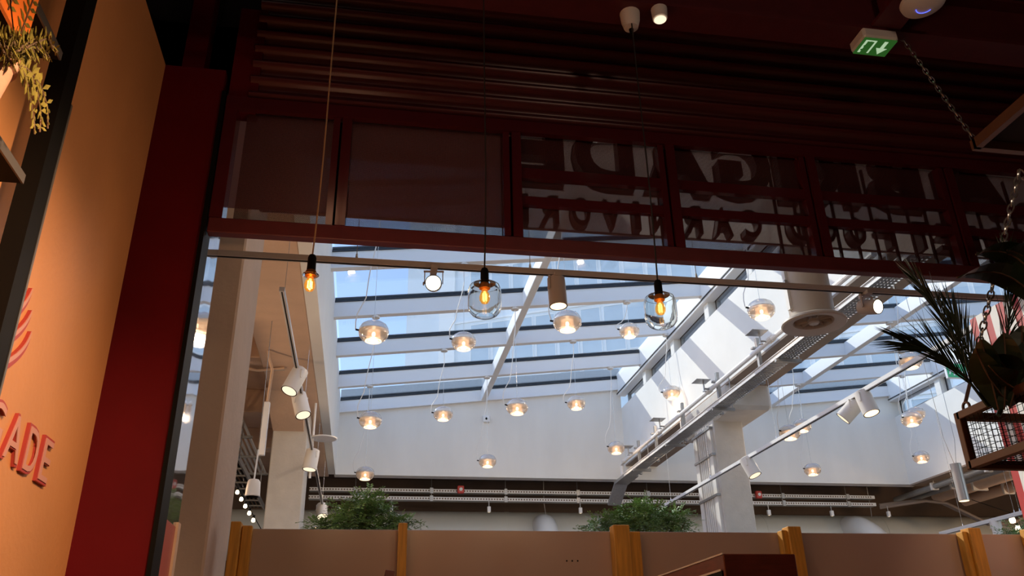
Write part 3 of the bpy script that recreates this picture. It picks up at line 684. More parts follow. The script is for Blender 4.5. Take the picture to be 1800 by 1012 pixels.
for (x, y), lab in (((810, 860), 'small red alarm box on the rear trays, left of the bent tray'), ((1334, 869), 'small red alarm box on the rear trays, right of the concrete column')):
    q = P(x, y, Y=15.22); t = thing('alarm_box', lab, 'alarm', q, 'red alarm boxes')
    MB().box(q.x-.06, q.x+.06, 15.20, 15.27, q.z-.07, q.z+.07).build('case', M['alarm'], t, bevel=.012)
    MB().lathe([(.03, 0), (.03, .012)], 14, (q.x, 15.20, q.z), (0, -1, 0)).build('button', M['steelw'], t)
# big round duct at the rear with two elbows
dt = thing('air_duct', 'wide pale round duct along the rear wall above the partition', 'duct', (4, 16.1, 3.85))
for k in range(9):
    x = -7.7+k*2.6
    MB().tube([(x, 16.3, 3.80), (x+2.56, 16.3, 3.80)], .45, 40).build('duct_section', M['duct'], dt)
    MB().tube([(x+2.54, 16.3, 3.80), (x+2.62, 16.3, 3.80)], .456, 40).build('duct_joint', M['duct'], dt)
for x, r, dxx in ((3.32, .21, .0), (9.95, .24, .30)):
    e = MB().tube([(x-dxx, 15.95, 3.95)]+[(x-dxx+dxx*1.2*(1-math.cos(a)), 15.85-.4*math.sin(a), 3.93-.45*(1-math.cos(a))) for a in np.linspace(0, PI/2, 9)]+[(x+dxx*.5, 15.44, 3.0)], r, 28).build('branch_elbow', M['ductb'], dt, label='blue-grey duct elbow')
    MB().tube([(x+dxx*.45, 15.44, 3.40), (x+dxx*.45, 15.44, 3.46)], r+.012, 28).build('elbow_joint', M['ductb'], e)
    MB().tube([(x, 15.6, 4.1), (x-.05, 15.5, 4.3), (x-.04, 15.5, 5.0)], .008, 5).build('hang_wire', M['galv'], e)
# corner pipes below the far skylight
for k, (xx, z, r, lab) in enumerate(((10.55, 4.46, .055, 'silver pipe running back under the edge of the far skylight'), (10.95, 4.48, .05, 'thinner silver pipe beside the skylight edge pipe'), (11.5, 4.55, .14, 'brown-lit wide pipe under the dark side ceiling'), (12.1, 4.45, .10, 'brown-lit pipe furthest from the skylight edge'))):
    t = thing('ceiling_pipe', lab, 'pipe', (xx, 11, z), 'pipes under the side ceiling')
    MB().tube([(xx, 5.8, z), (xx, 15.6, z)], r, 14).build('pipe', M['galv' if k < 2 else 'concrete_b'], t)
    for y in (7, 9, 11, 12.8, 14.3):
        MB().box(xx-r-.015, xx+r+.015, y, y+.05, z-r-.012, z+r+.012).build('pipe_clamp', M['steelw2'], t)
        MB().tube([(xx, y+.025, z+r), (xx, y+.025, 5.1)], .008, 5).build('clamp_rod', M['galv'], t)
t = thing('bent_conduit', 'brown bundle of bent conduits stepping down in the rear corner', 'conduit', (10.9, 15, 4.2))
for k in range(3):
    o = .09*k
    MB().tube([(10.0, 15.35, 4.30-o*.3), (10.8, 15.2-o, 4.38-o*.3), (11.1, 15.0-o, 4.30-o*.3), (11.7, 14.7-o, 3.85-o*.3), (12.1, 14.6-o, 3.82), (12.7, 14.3-o, 4.1), (13.6, 14.2-o, 4.12)], .028, 8).build('conduit', M['brownpipe'], t)
for k in range(2):
    t = thing('ladder_tray', ['warm-lit ladder tray in the right rear corner, upper one', 'warm-lit ladder tray in the right rear corner, lower one'][k], 'cable tray', (13, 14, 3.9), 'corner ladder trays')
    z = 3.98-.16*k
    for yy in (14.0, 14.25): MB().box(13.8, 17, yy, yy+.02, z-.03, z+.03).build('side_rail', M['steelw2'], t)
    s = MB()
    for q in range(32): s.box(13.8+q*.1, 13.83+q*.1, 14.0, 14.27, z-.01, z+.01)
    s.build('rungs', M['steelw2'], t, stuff=True)
# hanging silver tube light on the right
q0, q1 = P(1679, 815, Y=7.5), P(1695, 880, Y=7.5); xm = (q0.x+q1.x)/2; TP = 7.54
t = thing('tube_pendant', 'silver cylinder pendant hanging on thin wires at the right, lit underneath', 'pendant lamp', (xm, 7.5, q1.z))
MB().lathe([(.052, q1.z), (.052, q0.z), (.03, q0.z+.004)], 24, (xm, 7.5, 0)).build('body', M['silver'], t)
MB().lathe([(0, q1.z-.002), (.046, q1.z-.002)], 24, (xm, 7.5, 0)).build('lens', M['lampglow'], t)
for s in (-1, 1): MB().tube([(xm+s*.01, 7.5, q0.z), (xm+s*.06, 7.5, q0.z+.25), (xm+s*.09, 7.54, roof2(xm+s*.09)-.015)], .003, 5).build('suspension_wire', M['steel'], t)
# green exit sign in the far bay
q = P(1680, 652, Y=12); t = thing('hanging_exit_sign', 'green exit sign hanging in the far skylight behind the palm', 'sign', q)
MB().box(q.x-.19, q.x+.19, 11.98, 12.03, q.z-.13, q.z+.13).build('housing', M['steelw'], t)
MB().box(q.x-.18, q.x+.18, 11.972, 11.98, q.z-.12, q.z+.12).build('face', M['safety'], t)
f = MB()
for a, b in (((-.10, .07), (-.12, .0)), ((-.12, 0), (-.06, -.05)), ((-.06, -.05), (-.07, -.09)), ((-.12, 0), (-.15, -.07)), ((-.105, .055), (-.06, .02)), ((-.105, .055), (-.15, .02)), ((.06, .05), (.06, -.07)), ((.06, -.07), (.02, -.02)), ((.06, -.07), (.10, -.02))):
    f.bar((q.x+a[0], 11.97, q.z+a[1]), (q.x+b[0], 11.97, q.z+b[1]), .004, .022, (0, 1, 0) if False else (1, 0, .01))
f.build('symbols', M['towerw'], t)
for s in (-.15, .15): MB().tube([(q.x+s, 12, q.z+.13), (q.x+s, 12, roof2(q.x+s))], .004, 5).build('suspension_wire', M['steel'], t)

# ================================================================== GLOBE LAMPS
GR = .145
gp = bpy.data.objects.new('globe_lamp', None); COL.objects.link(gp); ORI[gp] = (0, 0, 0)
prof = [(.075, -.095), (.112, -.076), (.138, -.042), (.145, -.004), (.139, .032), (.120, .067), (.084, .092), (.042, .103), (.0005, .106)]
sh = MB().lathe(prof, 32).build('shade', M['shade'], gp, raw=False)
MB().lathe([(.066, -.099), (.079, -.098), (.079, -.092), (.066, -.093)], 30, closed=True).build('rim', M['lampglow'], sh)
df = MB().lathe([(.072, -.093), (.066, -.05), (.060, .012), (.0005, .014)], 28).build('diffuser', M['diffuser'], gp)
MB().lathe([(0, -.078), (.056, -.080)], 24).build('lens', M['lampglow'], df)
MB().lathe([(.012, -.045), (.018, -.03), (.016, -.012), (.008, -.004), (.0005, -.003)], 14).build('bulb', M['lampcore'], gp)
MB().lathe([(.142, .003), (.144, .008), (.10, .014), (.062, .014), (.062, .009), (.10, .008)], 30, closed=True).build('plate', M['galv'], gp)
MB().bar((-.140, 0, .010), (-.172, 0, .016), .016, .014).build('connector', M['black'], gp)
cano = MB().lathe([(.030, -.035), (.052, -.030), (.055, -.004), (.05, 0)], 22)
GL = [  # pixel of the globe centre, depth row, bay, what it is beside
 (657, 583, 0, 1, 'large globe lamp at the left of the near skylight, highest in its column'),
 (815, 600, 1, 1, 'globe lamp below and left of the first glass jar pendant'),
 (997, 565, 0, 1, 'large globe lamp right below the taupe cylinder spot'),
 (1106, 581, 2, 1, 'globe lamp just left of the second glass jar pendant'),
 (909, 715, 2, 1, 'globe lamp in front of the grey back wall, right of the rafter end'),
 (1013, 708, 3, 1, 'globe lamp at the top of the grey back wall, second left of the sunlit wall'),
 (779, 727, 3, 1, 'globe lamp near the top of the grey back wall, left of the wall box'),
 (651, 738, 2, 1, 'globe lamp in front of the grey back wall above the first tree, upper of two'),
 (857, 810, 4, 1, 'globe lamp low on the grey back wall under the white wall box'),
 (642, 832, 4, 1, 'globe lamp just above the first tree at the foot of the back wall'),
 (1083, 787, 4, 1, 'globe lamp low beside the far end of the white pipe'),
 (1181, 690, 3, 1, 'globe lamp hanging in front of the lower part of the sunlit wall'),
 (1338, 544, 0, 1, 'large globe lamp in front of the sunlit wall beside the round vent'),
 (1388, 760, 2, 2, 'globe lamp crossed by the long white track, nearer of the pair'),
 (1410, 748, 3, 2, 'globe lamp behind the crossed pair, partly hidden by the long track'),
 (1428, 825, 4, 2, 'globe lamp low on the back wall right of the concrete column'),
 (1602, 736, 2, 2, 'globe lamp in the far corner of the second skylight, front of two overlapping'),
 (1610, 727, 3, 2, 'globe lamp in the far corner of the second skylight, rear of two overlapping'),
 (1619, 803, 4, 2, 'lowest globe lamp in the far corner of the second skylight'),
 (1600, 634, 1, 2, 'large globe lamp behind the palm frond and the long white track'),
]
PROW = [7.54, 9.0, 10.46, 11.92, 13.38]
for i, (px, py, row, bay, lab) in enumerate(GL):
    y = PROW[int(row)] + (row-int(row))*1.46; p = P(px, py, Y=y); zt = (roof1 if bay == 1 else roof2)(p.x)-.02
    o = gp if i == 0 else copy_tree(gp0, None)
    if i == 0: gp0 = gp
    o.location = p; ORI[o] = (0, 0, 0); tag(o, lab, 'globe lamp', 'clear globe lamps hung in the skylights')
    o.rotation_euler.z = .25*math.sin(i*2.1)
    def extra(mb, n, m): return mb.build(n, m, o)
    globals()['_late'] = globals().get('_late', []); _late.append((o, p, zt, i))
for o, p, zt, i in _late:      # canopy, wire and cord fitted to each lamp's own height
    h = zt-p.z
    c = MB(); c.v = [v+Vector((0, 0, h)) for v in cano.v]; c.f = list(cano.f); c.build('canopy', M['steelw2'], o)
    MB().tube([(0, 0, .103), (0, 0, h-.03)], .0022, 5).build('suspension_wire', M['steel'], o)
    sag = .05+.05*abs(math.sin(i*1.7)); path = []
    for q in np.linspace(0, 1, 16):
        e = (1-q)
        path.append((-.172-.05*math.sin(min(1, q*4)*PI)*(q < .25) + .172*min(1, q*1.25)**.8 + .018*math.sin(q*9+i)*(1-q), .01*math.sin(q*7+i), .016 + (h-.05)*q**1.05))
    MB().tube(path, .0055, 6).build('cord', M['cordw'], o)
    l = lamp('POINT', (0, 0, 0), 7, (1, .74, .5), .06); l.parent = o; l.location = (0, 0, -.16)
# small wall box
q = P(855, 736, Y=YB-.03); t = thing('wall_box', 'small white junction box on the grey back wall of the skylight', 'junction box', q)
MB().box(q.x-.06, q.x+.06, YB-.05, YB, q.z-.06, q.z+.06).build('case', M['steelw'], t, bevel=.008)
MB().lathe([(.022, 0), (.022, .01)], 14, (q.x, YB-.05, q.z), (0, -1, 0)).build('sensor', M['black'], t)

# ================================================================== LEFT HALL DETAILS
q = P(445, 858, Y=8); t = thing('hanging_speaker', 'white bell-shaped speaker hanging on a rod beside the beige column', 'speaker', q)
MB().lathe([(.062, -.075), (.068, -.07), (.064, .0), (.056, .06), (.045, .078), (.02, .085)], 26, q).build('body', M['spotw'], t)
MB().lathe([(0, -.076), (.058, -.076)], 20, q).build('grille', M['steelw2'], t)
MB().tube([q+Vector((0, 0, .085)), q+Vector((.01, 0, .36))], .008, 6).build('rod', M['steelw'], t)
MB().tube([q+Vector((.01, 0, .36)), (q.x, 8, 5.05)], .0035, 5).build('cable', M['galv'], t)
t = thing('vertical_conduit', 'white vertical cable duct hanging left of the pale column', 'conduit', P(463, 760, Y=9.0))
a, b = P(457, 800, Y=9.0), P(472, 715, Y=9.0); xm = (a.x+b.x)/2
MB().box(xm-.03, xm+.03, 8.97, 9.03, a.z, b.z+.05).build('duct', M['steelw'], t, bevel=.004)
MB().tube([(xm, 9, b.z+.05), (xm+.02, 8.96, 4.42), (xm-.02, 8.86, 4.53), (xm-.02, 8.8, 4.585)], .016, 8).build('cable', M['concrete_b'], t)
a, b = P(418, 858, Y=9.0), P(446, 907, Y=9.0)
t = thing('string_lights', 'row of small warm bulbs strung in a sagging line beside the beige column', 'string lights', a)
a2 = a+(a-b)*1.2; b2 = b+(b-a)*2.5
MB().tube([a2, a, a.lerp(b, .5)-Vector((0, 0, .0)), b, b2], .005, 5).build('cable', M['black'], t)
for k in range(5):
    c = a.lerp(b, k*.25)
    bl = MB().lathe([(.011, -.012), (.013, -.022), (.019, -.038), (.016, -.055), (.0005, -.062)], 12, c).build('bulb', M['spotglow'], t)
    MB().lathe([(.014, .01), (.015, -.02)], 10, c).build('socket', M['black'], bl)
a, b = P(1788, 905, Y=13.0), P(1794, 925, Y=13)
t = thing('string_lights', 'two warm bulbs on a cable at the right edge above the low track', 'string lights', a)
MB().tube([a+Vector((-.8, 0, .25)), a, b, b+Vector((.8, 0, -.1))], .006, 5).build('cable', M['black'], t)
for c in (P(1779, 912, Y=13), P(1790, 930, Y=13)):
    bl = MB().lathe([(.03, -.0), (.04, -.04), (.05, -.08), (.04, -.12), (.0005, -.13)], 12, c+Vector((0, 0, .06))).build('bulb', M['spotglow'], t)
    MB().lathe([(.02, .04), (.025, 0)], 10, c+Vector((0, 0, .06))).build('socket', M['black'], bl)
q = P(569, 770, Y=10.5); t = thing('disc_bracket', 'thin white disc on a vertical rod beside the pale column', 'bracket', q)
MB().lathe([(.0, -.012), (.16, -.010), (.165, .004), (.02, .012)], 28, q).build('disc', M['steelw'], t)
MB().tube([q+Vector((-.13, .0, -.5)), q+Vector((-.13, 0, .45))], .014, 8).build('rod', M['steelw'], t)
MB().tube([q+Vector((-.13, 0, .02)), q], .010, 6).build('arm', M['steelw'], t)
tr = thing('ribbed_tray', 'wide ribbed cable tray under the warm side ceiling at the left', 'cable tray', (-2.0, 10, 4.6))
for x in np.linspace(-2.35, -1.75, 9): MB().box(x, x+.03, 6.0, 15, 4.60, 4.63).build('rib', M['steelw2'], tr)
for y in np.arange(6.4, 15, 1.2): MB().box(-2.40, -1.68, y, y+.05, 4.57, 4.60).build('cross_bar', M['galv'], tr)
t = thing('ladder_tray', 'dark steel ladder tray with cables left of the pale column', 'cable tray', (-1.8, 11, 4.1))
for x in (-1.95, -1.72): MB().box(x, x+.02, 8.2, 15, 4.02, 4.10).build('side_rail', M['galv'], t)
for y in np.arange(8.4, 15, .45):
    MB().box(-1.95, -1.70, y, y+.03, 4.02, 4.04).build('rung', M['galv'], t)
for y in (9, 11.5, 14):
    for x in (-1.96, -1.69): MB().tube([(x, y, 4.05), (x, y, 4.565)], .008, 5).build('hanger_rod', M['galv'], t)
for k in range(3): MB().tube([(-1.9+.06*k, 8.2, 4.06), (-1.88+.06*k, 11, 4.065), (-1.9+.06*k, 15, 4.06)], .016, 6).build('cable', M['black'], t)
for k, (y, lab) in enumerate(((9.3, 'small cable loop hanging from the beam between the two columns'), (6.6, 'thin grey cable run crossing the beam soffit beside the near column'))):
    t = thing('cable_run', lab, 'cable', (-1.2, y, 4.5))
    MB().tube([(-1.7, y, 4.70), (-1.5, y+.05, 4.58), (-1.3, y+.1, 4.56), (-1.0, y+.05, 4.585)], .016, 7).build('cable', M['concrete_b'], t)
    MB().tube([(-1.7, y+.06, 4.72), (-1.5, y+.11, 4.60), (-1.3, y+.15, 4.575), (-1.0, y+.10, 4.585)], .012, 7).build('cable', M['galv'], t)

# ================================================================== PARTITION
YP = 5.0; ZP = 2.10
pr = thing('partition', 'low brown panelled partition with amber timber posts across the opening', 'partition', (1.5, YP, 0))
posts = [(-.70, .055), (.215, .05), (1.50, .10), (2.60, .085), (3.83, .085), (4.24, .05)]
for (xa, _), (xb, _) in zip(posts[:-1], posts[1:]):
    MB().box(xa+.004, xb-.004, YP, YP+.03, 0, ZP).build('panel', M['panel'], pr, bevel=.002)
for k, (x, wd) in enumerate(posts):
    MB().box(x-wd/2, x+wd/2, YP-.09, YP-.005, 0, ZP+.025).build('post', M['timber'], pr, bevel=.004)
    if k in (2, 3, 4): MB().box(x+wd/2 if k == 2 else x-wd/2-.035, x+wd/2+.07 if k == 2 else x-wd/2, YP-.07, YP-.005, 0, ZP-.01 if k == 2 else ZP+.005).build('post', M['timber'], pr, bevel=.004)
    if k == 0: MB().box(x+.03, x+.085, YP-.05, YP-.003, 0, ZP+.01).build('post', M['timber'], pr, bevel=.004)
for k in range(3): MB().lathe([(.005, 0), (.004, .004)], 10, (1.18+.033*k, YP, 1.93), (0, -1, 0)).build('screw', M['black'], pr)
# red-brown cabinet in front
cb = thing('wooden_cabinet', 'dark red-brown wooden cabinet standing in front of the partition', 'cabinet', (1.24, 2.6, 0))
x0 = 1.12; x1 = 1.365
MB().box(x0, x1, 2.6, 3.6-.35, 0, 1.65).build('body', M['darkwood'], cb, bevel=.003)
MB().box(x0-.004, x0, 2.615, 3.235, .1, 1.60).build('side_panel', M['black'], cb)
MB().box(x0-.006, x0-.003, 2.62, 3.235, 1.600, 1.606).build('edge_line', M['steelw2'], cb)
MB().box(x0-.003, x0+.001, 2.6, 3.25, 1.648, 1.653).build('edge_line', M['steelw2'], cb)
q = P(690, 1004, Y=4.6)
t = thing('leaning_plank', 'red-brown wooden plank leaning on the partition beside the second post', 'plank', (q.x, 4.6, 0))
MB().bar((q.x-.35, 4.45, 0), (q.x-.005, 4.85, q.z+.03), .05, .03, (0, -1, .3)).build('board', M['darkwood'], t, bevel=.003)
MB().bar((q.x-.37, 4.435, 0), (q.x-.34, 4.470, .04), .056, .036, (0, -1, .3)).build('foot_cap', M['black'], t)

# ================================================================== TREES
def tree(px0, px1, ytop, lab, y, seed, lumps):
    rnd = random.Random(seed); base = P((px0+px1)/2, 935, Y=y); t = thing('potted_tree', lab, 'tree', (base.x, y, 0), 'small trees behind the partition')
    MB().lathe([(.16, 0), (.22, .45), (.24, .46), (.22, .50), (.20, .47), (.0005, .45)], 20, (base.x, y, 0)).build('pot', M['concrete'], t)
    cen = [(P(a, b, Y=y), ra, rb) for a, b, ra, rb in lumps]
    tk = MB(); top = cen[0][0]
    tk.tube([(base.x, y, .45), (base.x+.05, y, 1.2), (base.x-.04, y, 1.9), (top.x, y, top.z-.05)], [.055, .045, .035, .02], 9)
    br = []
    for c, ra, rb in cen:
        p0 = Vector((base.x-.02, y, 1.95)); p1 = Vector(c)
        tk.tube([p0, p0.lerp(p1, .5)+Vector((0, 0, -.04)), p1], [.02, .014, .006], 6)
    tk.build('trunk', M['bark'], t)
    lf = MB()
    for c, ra, rb in cen:
        for k in range(int(130*ra*ra/.03)):
            a = rnd.uniform(0, 2*PI); u = rnd.uniform(-1, 1); rr = rnd.random()**.45
            d = Vector((math.cos(a)*math.sqrt(1-u*u), math.sin(a)*math.sqrt(1-u*u), u))
            o = Vector(c)+Vector((d.x*ra*rr, d.y*ra*rr, d.z*rb*rr))
            dr = (Vector((d.x, d.y, d.z*.4))+Vector((rnd.gauss(0, .5), rnd.gauss(0, .5), rnd.gauss(-.05, .35)))).normalized()
            s = dr.cross(Vector((0, 0, 1))).normalized(); up = s.cross(dr)
            L = rnd.uniform(.07, .13)
            for j in range(5):
                b = o+dr*(L*j/4)-Vector((0, 0, .012*(j/4)**2))
                for sgn in (-1, 1):
                    ln = rnd.uniform(.026, .042); w2 = ln*.30
                    tip = b+s*sgn*ln*.85+dr*ln*.5+up*rnd.uniform(-.008, .010); md = (b+tip)/2
                    i = len(lf.v); n_ = dr*w2
                    lf.v += [b, md-n_+up*.003, tip, md+n_+up*.003]; lf.f.append((i, i+1, i+2, i+3))
    lf.build('foliage', M['leaf'], t, smooth=False, stuff=True, raw=True)
tree(590, 700, 862, 'bonsai-like tree with layered foliage behind the partition, right of the pale column', 7.0, 3, [(642, 885, .16, .08), (610, 902, .15, .06), (672, 900, .14, .07), (570, 924, .12, .035), (620, 926, .2, .05), (700, 922, .11, .035), (655, 930, .16, .04), (718, 918, .05, .03)])
tree(1060, 1190, 880, 'bushy broad tree behind the partition, left of the concrete column', 7.0, 5, [(1120, 902, .17, .09), (1085, 915, .14, .06), (1155, 908, .15, .07), (1190, 905, .09, .05), (1050, 926, .12, .03), (1125, 925, .22, .06), (1185, 925, .12, .05), (1205, 916, .05, .04)])
tree(1780, 1830, 930, 'tip of a green plant above the partition at the right edge', 7.5, 9, [(1790, 938, .14, .03), (1820, 936, .16, .06)])

# ================================================================== ORANGE WALL: LETTERS, LOGO
XW = -1.12
sg = thing('wall_sign', 'raised pink letters with red sides on the orange wall, under a curved emblem', 'sign', (XW, 2.9, 2.2))
def wall_glyph(ch, yc, zc, wd, ht):
    for nm, m, x0, dx, grow, par in (('letter', 'pinkside', XW, .012, .014, sg), ('letter_face', 'pink', XW+.012, .003, -.004, None)):
        g = glyph(ch, 0, 0, wd+grow, ht+grow, 0, 1, False, .0)
        mb = MB(); mb.f = g.f; mb.v = [Vector((x0+(1-v.y)*dx, yc+v.x, zc+v.z)) for v in g.v]
        o = mb.build(nm, M[m], par if par is not None else last, smooth=False)
        last = o
for ch, yc, wd in (('G', 2.665, .115), ('A', 2.825, .125), ('D', 2.985, .105), ('E', 3.125, .085)): wall_glyph(ch, yc, 2.025, wd, .145)
for tip, mid, base in (((56, 506), (40, 556), (-30, 575)), ((55, 545), (40, 592), (-30, 612)), ((54, 582), (40, 634), (-30, 650))):
    T, B_, A_ = [Vector((p.y, p.z)) for p in (P(*q, X=XW+.01) for q in (tip, mid, base))]
    up = []; dn = []; f1 = []; f2 = []
    for q in np.linspace(0, 1, 18):
        p = A_*(1-q)**2+B_*2*q*(1-q)+T*q*q; d = A_*(2*q-2)+B_*(2-4*q)+T*2*q; d.normalize(); nr = Vector((-d.y, d.x)); wq = .030*(1-q**3)**.7
        up.append(p+nr*wq*.35); dn.append(p-nr*wq*.75-nr*.001); f1.append(p+nr*wq*.25+nr*.0008); f2.append(p-nr*wq*.22)
    o = MB().prism([(XW, p.x, p.y) for p in up+dn[::-1]], (.012, 0, 0)).build('emblem_stroke', M['pinkside'], sg, smooth=False)
    MB().prism([(XW+.012, p.x, p.y) for p in f1+f2[::-1]], (.003, 0, 0)).build('stroke_face', M['pink'], o, smooth=False)

# ================================================================== SHELF FRAME AND POTS ON THE ORANGE WALL
fr = thing('shelf_frame', 'black steel shelf frame with diagonal braces standing against the orange wall', 'shelf', (-1.0, 2.2, 0))
a, b = P(146, 0, X=-1.02), P(-4, 506, X=-1.02); ym = 2.36
MB().box(-1.06, -1.0, ym-.060, ym+.02, 0, 4.1).build('upright', M['black'], fr)
MB().box(-1.062, -.998, ym+.02, ym+.030, 0, 3.0).build('lit_side', M['greyedge'], fr)  # lit side of the black upright, painted as a grey strip
MB().box(-1.06, -1.0, 1.05, 1.11, 0, 4.1).build('upright', M['black'], fr)
p = P(110, 95, X=-.95); p2 = P(45, 310, X=-.95)
for q in (p, p2):
    MB().box(-1.11, -.955, 1.06, q.y, q.z-.022, q.z).build('shelf_board', M['black'], fr)
    MB().box(-.955, -.95, 1.06, q.y, q.z-.024, q.z+.004).build('shelf_lip', M['greyedge'], fr)  # front edge greyer than the board: light on it is painted in
zs = p.z
XL = -.93; yl = P(62, 25, X=XL).y; zl = P(30, 58, X=XL).z
lp = thing('leaf_panel', 'glowing orange panel with leaf shapes hung on the shelf at the top left', 'panel', (XL, yl-.15, zl))
MB().box(XL-.012, XL, yl-.34, yl, zl, zl+.26).build('board', M['lit_panel'], lp, bevel=.002)
for q in (.06, .28): MB().bar((XL-.006, yl-q, zl+.25), (XL-.006, yl-q, p.z+.012), .012, .006).build('hook', M['black'], lp)
for k in range(4):
    y = yl-.045-k*.085; st = MB().bar((XL+.001, y, zl+.01), (XL+.001, y+.02, zl+.24), .004, .003).build('stem', M['bark'], lp)
    lf = MB()
    for j in range(8):
        for s_ in (-1, 1):
            c = Vector((XL+.001, y+.02*j/8, zl+.02+j*.027)); lf.prism([c, c+Vector((0, s_*.018, .002)), c+Vector((0, s_*.036, .016)), c+Vector((0, s_*.016, .015))], (.002, 0, 0))
    lf.build('leaflets', M['fern'], st, smooth=False)
pot_c = P(-14, 120, X=-.90)
pt = thing('fern_pot', 'pink terracotta pot with a trailing fern on the shelf frame', 'potted fern', (pot_c.x, pot_c.y, pot_c.z))
cx, cy, cz = pot_c.x, pot_c.y-.02, pot_c.z-.09
MB().lathe([(.040, -.0), (.052, .075), (.060, .078), (.062, .108), (.052, .108), (.050, .09), (.0005, .09)], 26, (cx, cy, cz)).build('pot', M['terracotta'], pt)
for q in range(3):
    a = 2*PI*q/3+.5
    MB().tube([(cx+.058*math.cos(a), cy+.058*math.sin(a), cz+.10), (-.957, cy+.02*math.sin(a), p.z-.015)], .0016, 5).build('hanging_wire', M['black'], pt)
rnd = random.Random(4)
def frond(path, n, ll, mname, par, wd=.45):
    pts = [Vector(p) for p in path]
    def at(q):
        f = q*(len(pts)-1); k = min(int(f), len(pts)-2); return pts[k].lerp(pts[k+1], f-k)
    st = MB().tube([at(q) for q in np.linspace(0, 1, 12)], [.0022]*12, 5).build('frond_stem', M['bark'], par)
    for k in range(n):
        q = (k+1)/(n+1); c = at(q); d = (at(min(1, q+.03))-at(max(0, q-.03))).normalized()
        s = d.cross(Vector((1, .1, .1))).normalized()
        l = ll*(.45+.9*math.sin(PI*min(1, .2+q*.8)))
        mb = MB()
        for g in (-1, 1):
            tip = c+s*g*l+d*l*.35+Vector((rnd.uniform(-.006, .012), 0, 0)); md = c.lerp(tip, .55); w_ = d*l*wd*.5
            mb.prism([c, md-w_, tip, md+w_], (.0016, 0, 0))
        mb.build('leaflet', M[mname], st, smooth=False)
A = lambda x, y, X=-.84: tuple(P(x, y, X=X))
frond([A(35, 110), A(52, 125), A(66, 160), A(72, 200), A(70, 232)], 13, .030, 'fern', pt)
frond([A(30, 112), A(42, 128), A(52, 165), A(60, 215), A(61, 236)], 13, .026, 'fern', pt)
frond([A(30, 112), A(50, 122), A(72, 150), A(84, 190), A(84, 226)], 12, .026, 'fern', pt)
for k in range(16):
    x = -8+k*6.6; h = rnd.uniform(30, 62); xx = rnd.uniform(.5, 1)
    frond([A(10+k*.6, 122, -.86), A((10+x)/2, 100-h*.35, -.86+.02*(k % 3)), A(x, 118-h, -.84), A(x+9, 124-h*.75, -.82)], 7, .024, 'fern', pt)

# ================================================================== PLANTER AND STRIPED STALL ON THE RIGHT
pl = thing('hanging_planter', 'brown steel planter box with wire mesh sides hung on chains, full of dark palms', 'planter', (2.5, 2.2, 1.95))
px0, px1, py0, py1, pz0, pz1 = 2.08, 2.95, 1.5, 2.60, 1.95, 2.125
def rail(a, b, w=.028, h=.028): MB().bar(a, b, w, h).build('rail', M['brownsteel'], pl, bevel=.002)
for z in (pz0, pz1):
    for x in (px0, px1): rail((x, py0, z), (x, py1, z))
    for y in (py0, py1): rail((px0, y, z), (px1, y, z))
for x in (px0, px1):
    for y in (py0, py1): rail((x, y, pz0-.014), (x, y, pz1+.014))
def wires(o, u, v, nu, nv):
    mb = MB(); o, u, v = Vector(o), Vector(u), Vector(v)
    for k in range(nu+1): mb.tube([o+u*k/nu, o+u*k/nu+v], .0012, 4)
    for k in range(nv+1): mb.tube([o+v*k/nv, o+v*k/nv+u], .0012, 4)
    return mb
wires((px0, py0, pz0), (0, py1-py0, 0), (0, 0, pz1-pz0), 48, 8).build('wire_mesh', M['black'], pl, stuff=True)
wires((px0, py1, pz0), (px1-px0, 0, 0), (0, 0, pz1-pz0), 38, 8).build('wire_mesh', M['black'], pl, stuff=True)
wires((px0, py0, pz0), (px1-px0, 0, 0), (0, py1-py0, 0), 38, 48).build('wire_mesh', M['black'], pl, stuff=True)
MB().lathe([(.014, -.004), (.020, -.004), (.020, .004), (.014, .004)], 18, (px0+.02, py1-.02, pz1+.03), (1, 0, 0), closed=True).build('eye_ring', M['brownsteel'], pl)
ca, cb_ = Vector((px0+.02, py1-.02, pz1+.045)), P(1792, 300, Y=2.45)
MB().bar(ca, ca.lerp(cb_, .10), .006, .012).build('turnbuckle', M['brownsteel'], pl)
chain(ca.lerp(cb_, .10), cb_, pl, M['steel'], .045, .0035, .011)
chain(Vector((px1-.02, py1-.02, pz1+.045)), cb_, pl, M['steel'], .045, .0035, .011)
for k, (x, y, lab) in enumerate(((2.27, 2.30, 'dark red plant pot inside the mesh planter, nearest its outer corner'), (2.62, 2.2, 'dark red plant pot inside the mesh planter, further along'))):
    t = tag(MB().lathe([(.075, 0), (.10, .13), (.108, .13), (.108, .165), (.095, .165), (.09, .14), (.0005, .14)], 24, (x, y, pz0+.016)).build('plant_pot', M['redpot']), lab, 'pot', 'pots in the hanging planter')
palm = thing('palm_plant', 'dark palm with long narrow fronds reaching out of the hanging planter', 'plant', (2.3, 2.32, 2.1))
